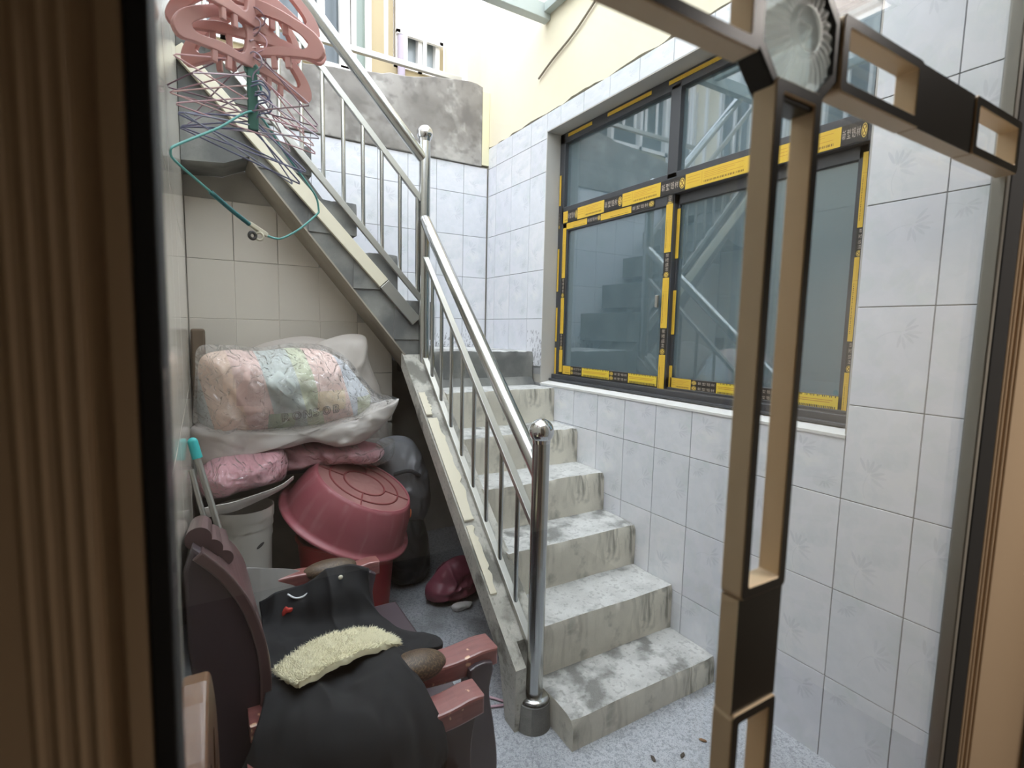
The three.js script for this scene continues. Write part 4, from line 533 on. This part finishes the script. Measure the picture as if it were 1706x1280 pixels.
{
  const h = thing('wire_hanger', 'large turquoise wire hanger with a pale clip, hanging lowest of all', 'hanger'), m = std({ color: lin('#5ea59f'), roughness: 0.4 });
  part('frame', tube([[0.135, 2.0, -1.5], [0.05, 1.92, -1.42], [-0.034, 1.842, -1.34], [-0.040, 1.828, -1.335], [-0.036, 1.815, -1.345], [0.04, 1.765, -1.41], [0.115, 1.717, -1.47], [0.15, 1.703, -1.50], [0.19, 1.702, -1.53], [0.24, 1.735, -1.55], [0.292, 1.786, -1.575], [0.297, 1.80, -1.577], [0.285, 1.84, -1.57], [0.21, 1.92, -1.535]], 0.0028, 140, 8, true, 0.4), m, h);
  part('hook', tube([[0.135, 2.0, -1.5], [0.135, 2.03, -1.5], [0.15, 2.06, -1.5], [0.132, 2.075, -1.5], [0.118, 2.06, -1.5]], 0.0028, 24, 8), m, h);
  part('sleeve', tube([[0.03, 1.772, -1.405], [0.07, 1.745, -1.435], [0.112, 1.72, -1.468]], 0.0055, 20, 8), std({ color: lin('#2f6f74'), roughness: 0.5 }), h);
  part('clip', merge([beam([0.112, 1.722, -1.467], [0.155, 1.702, -1.497], 0.008, 0.012), new THREE.TorusGeometry(0.009, 0.003, 8, 20).translate(0.135, 1.695, -1.48)]), std({ color: lin('#d8d2bd'), roughness: 0.5 }), h);
  part('clip_spring', new THREE.TorusGeometry(0.008, 0.004, 8, 20).rotateY(0.4).translate(0.118, 1.693, -1.465), std({ color: lin('#3f3d3b'), roughness: 0.5 }), h); settle(h);
}
{ const h = wireHanger('pale pink wire hanger lying flat on the floor beside the chair legs', null, '#d9b3bf', 0.19, 0.11, [0.83, 0.012, -1.83], 0.35, -Math.PI / 2, 0, 0.0045); h.rotation.set(-Math.PI / 2, 0, -0.35); h.position.set(0.865, 0.008, -1.79); }
for (const [x, z, a, label] of [[1.40, -1.12, 0.4, 'curled dry leaf on the floor in front of the lowest step'], [1.30, -1.16, 1.3, 'small dark twig on the floor before the lowest step'], [1.52, -1.13, 2.2, 'brown scrap on the floor close to the tiled wall']]) solo('dry_leaf', sack([[-0.014, 0], [-0.006, 0.006], [0.008, 0.005], [0.016, 0.001], [0.008, -0.006], [-0.006, -0.005]], 0.003, { n: 24, rings: 4, crease: 0.003, freq: 60 }).rotateX(-Math.PI / 2).rotateY(a).translate(x, 0.004, z), std({ color: lin(a > 2 ? '#8a6a4d' : '#4a4540'), roughness: 0.9 }), label, 'leaf');


// ---------- the door we look through, and the room on this side ----------
{
  const d = struct('door_1', 'bronze framed glass door with a rosette cross of hollow bars');
  const F = -0.224, q = 1.12; // q: widths set out for a face at 0.2 m
  const flute = (xs, r) => merge(xs.map((x) => new THREE.CylinderGeometry(r * q, r * q, 2.0, 12, 1, false).translate(x * q, 1.25, F - r * q * 0.75)));
  const left = new THREE.Group(); left.name = 'stile'; left.position.set(-0.02, 1.5, F); left.rotation.z = -0.0055; d.add(left);
  const L = (n, g, m) => part(n, g.translate(0.02, -1.5, -F), m, left);
  L('stile_body', merge([box(-0.26, -0.030 * q, 0.25, 2.25, -0.28, F), box(-0.030 * q, -0.0245 * q, 0.25, 2.25, -0.28, F - 0.0018), rbox(-0.0245 * q, -0.0172 * q, 0.25, 2.25, -0.28, F + 0.0005, 0.0015)]), M.stile); L('bead', flute([-0.0465, -0.0415, -0.0365, -0.032], 0.0021), M.stile); L('gasket', rbox(-0.0172 * q, -0.0105 * q, 0.25, 2.25, -0.27, F + 0.001, 0.001), M.rubber);
  part('stile', merge([rbox(0.748 * q, 1.06, 0.25, 2.25, -0.256, F + 0.001, 0.003), box(0.71 * q, 0.748 * q, 0.25, 2.25, -0.25, F - 0.004)]), M.stile, d);
  part('bead', flute([0.716, 0.726, 0.740], 0.0036), M.stile, d); part('gasket', rbox(0.672 * q, 0.71 * q, 0.25, 2.25, -0.238, F + 0.001, 0.002), M.rubber, d); part('glazing_channel', rbox(0.664 * q, 0.673 * q, 0.25, 2.25, -0.238, F, 0.002), M.steelFlat, d); part('outer_bead', box(0.80, 0.84, 0.25, 2.25, -0.256, -0.236), std({ color: lin('#74777a'), roughness: 0.5 }), d);
  part('top_rail', box(-0.26, 1.06, 2.25, 2.4, -0.28, F), M.stile, d); part('bottom_rail', box(-0.26, 1.06, 0.0, 0.25, -0.28, F), M.stile, d);
  part('glass_pane', box(-0.012, 0.746, 0.25, 2.25, -0.2368, -0.2330), M.doorGlass, d);
  // hollow bars: long rounded frames end to end, a solid block between
  const cx = 0.348, cy = 1.673, zf = -0.2165, dp = 0.0155, W = 0.053, wall = 0.0088;
  const ring = (x0, x1, y0, y1, wl = wall) => { const rrct = (a, b, c, e, r, P) => { P.moveTo(a + r, c); P.lineTo(b - r, c); P.quadraticCurveTo(b, c, b, c + r); P.lineTo(b, e - r); P.quadraticCurveTo(b, e, b - r, e); P.lineTo(a + r, e); P.quadraticCurveTo(a, e, a, e - r); P.lineTo(a, c + r); P.quadraticCurveTo(a, c, a + r, c); return P; };
    const s = rrct(x0, x1, y0, y1, 0.005, new THREE.Shape()); s.holes.push(rrct(x0 + wl, x1 - wl, y0 + wl, y1 - wl, 0.0015, new THREE.Path())); return new THREE.ExtrudeGeometry(s, { depth: dp, bevelEnabled: true, bevelSize: 0.0008, bevelThickness: 0.0008, bevelOffset: -0.0008, bevelSegments: 1, curveSegments: 6 }).translate(0, 0, zf - dp); };
  const mats = [M.bronzeShaded, M.bronze], bar = (n, g) => part(n, g, mats, d); // room-side faces coloured dark for shade, sides brushed bronze
  const vx0 = cx - W / 2, vx1 = cx + W / 2, hy0 = cy - W / 2, hy1 = cy + W / 2, solid = (x0, x1, y0, y1) => { const s = new THREE.Shape([[x0, y0], [x1, y0], [x1, y1], [x0, y1]].map((p) => new THREE.Vector2(...p))); return new THREE.ExtrudeGeometry(s, { depth: dp - 0.001, bevelEnabled: false }).translate(0, 0, zf - dp); };
  for (const s of [-1, 1]) {
    const Y = (a) => cy + s * a, X = (a) => cx + s * a, o = (f, a, b) => f(Math.min(a, b), Math.max(a, b));
    o((a, b) => bar('frame_bar', ring(vx0, vx1, a, b)), Y(0.034), Y(0.388)); o((a, b) => bar('bar_block', solid(vx0 + 0.0006, vx1 - 0.0006, a, b)), Y(0.388), Y(0.476)); o((a, b) => bar('frame_bar', ring(vx0, vx1, a, b)), Y(0.476), Y(s > 0 ? 0.57 : 0.83));
    o((a, b) => bar('frame_bar', ring(a, b, hy0, hy1)), X(0.046), X(0.168)); o((a, b) => bar('bar_block', solid(a, b, hy0 + 0.0006, hy1 - 0.0006)), X(0.168), X(0.276)); o((a, b) => bar('frame_bar', ring(a, b, hy0, hy1)), X(0.276), X(s > 0 ? 0.392 : 0.36));
  }
  const oct = (r) => Array.from({ length: 8 }, (_, i) => new THREE.Vector2(r * Math.cos((i + 0.5) * Math.PI / 4), r * Math.sin((i + 0.5) * Math.PI / 4)));
  const os = new THREE.Shape(oct(0.049)); os.holes.push(new THREE.Path(oct(0.043).reverse())); part('rosette_holder', new THREE.ExtrudeGeometry(os, { depth: 0.015, bevelEnabled: true, bevelSize: 0.0012, bevelThickness: 0.0012, bevelSegments: 2 }).translate(cx, cy, zf - 0.0175), M.bronzeShaded, d);
  // cut glass rosette: radial flutes round a raised eye
  const R = 0.0425, nr = 40, na = 160, pos = [], idx = [];
  for (const f of [1, 0]) for (let k = 0; k <= nr; k++) for (let i = 0; i < na; i++) { const t = k / nr, a = i / na * Math.PI * 2, r = R * t, cut = Math.abs(((i / na * 30) % 1) - 0.5) * 2, scal = 1 - 0.03 * Math.cos(a * 14) * (t > 0.9 ? 1 : 0); const z = f ? 0.011 * (1 - t * t * 0.75) + (t > 0.36 ? 0.0026 * cut * Math.min(1, (t - 0.36) * 4) : 0.003 * Math.cos((t / 0.36) * Math.PI * 2)) : -0.004; pos.push(cx + r * scal * Math.cos(a), cy + r * scal * Math.sin(a), zf - 0.0095 + z); }
  const id = (f, k, i) => (f * (nr + 1) + k) * na + (i % na); for (let f = 0; f < 2; f++) for (let k = 0; k < nr; k++) for (let i = 0; i < na; i++) { const a = id(f, k, i), b = id(f, k, i + 1), c = id(f, k + 1, i), e = id(f, k + 1, i + 1); f ? idx.push(a, e, c, a, b, e) : idx.push(a, c, e, a, e, b); }
  for (let i = 0; i < na; i++) { const a = id(0, nr, i), b = id(0, nr, i + 1), c = id(1, nr, i), e = id(1, nr, i + 1); idx.push(a, c, e, a, e, b); }
  const g = new THREE.BufferGeometry(); g.setAttribute('position', new THREE.Float32BufferAttribute(pos, 3)); g.setIndex(idx); g.computeVertexNormals(); part('crystal_rosette', g, M.crystal, d);
}
{
  const r = struct('wall_front', 'wall round the door, dim room side');
  part('masonry', merge([box(-1.6, -0.262, -0.1, 3.3, -0.29, -0.17), box(1.062, 2.2, -0.1, 3.3, -0.29, -0.17), box(-0.262, 1.062, 2.4, 3.3, -0.29, -0.17)]), M.bare, r);
  const w = struct('wall_room', 'walls of the room behind the door'); part('room_walls', merge([box(-1.6, 2.2, 0, 2.8, 2.6, 2.7), box(-1.7, -1.6, 0, 2.8, -0.29, 2.7), box(2.2, 2.3, 0, 2.8, -0.29, 2.7)]), std({ color: lin('#cfc8bb'), roughness: 0.9 }), w);
  const c = struct('ceiling', 'plain room ceiling'); part('ceiling_slab', box(-1.7, 2.3, 2.8, 2.9, -0.29, 2.7), std({ color: lin('#d8d4cb'), roughness: 0.9 }), c);
  const f = struct('floor_room', 'brown room floor'); part('floor_slab', box(-1.7, 2.3, -0.1, 0, -0.27, 2.7), std({ color: lin('#6b5f52'), roughness: 0.6 }), f);
  const l = thing('unseen_room_lamp', 'unseen room lamp out of view, lighting the right door stile', 'lamp', null, [1.3, 2.4, 0.35]);  // out of view, placed to light the right stile
  part('cord', rod([0, 0.03, 0], [0, 0.4, 0], 0.004, 8), M.rubber, l); part('light_blocking_skirt', merge([rbox(-0.15, 0.15, 0, 0.02, -0.15, 0.15, 0.006), box(-0.15, -0.135, -0.14, 0, -0.15, 0.15), box(0.135, 0.15, -0.14, 0, -0.15, 0.15), box(-0.135, 0.135, -0.14, 0, -0.15, -0.135), box(-0.135, 0.135, -0.14, 0, 0.135, 0.15)]), M.rubber, l); part('lamp_panel', box(-0.1, 0.1, -0.006, 0, -0.1, 0.1), new THREE.MeshStandardMaterial({ color: 0x888888, emissive: lin('#fff0e0'), emissiveIntensity: 2 }), l);  // deep skirt shaped to keep this lamp off the left stile
  const a = new THREE.RectAreaLight(lin('#fff6ee'), 250, 0.2, 0.2); a.position.set(0, -0.009, 0); a.rotation.x = -Math.PI / 2; l.add(a);
}

renderer.render(scene, camera);
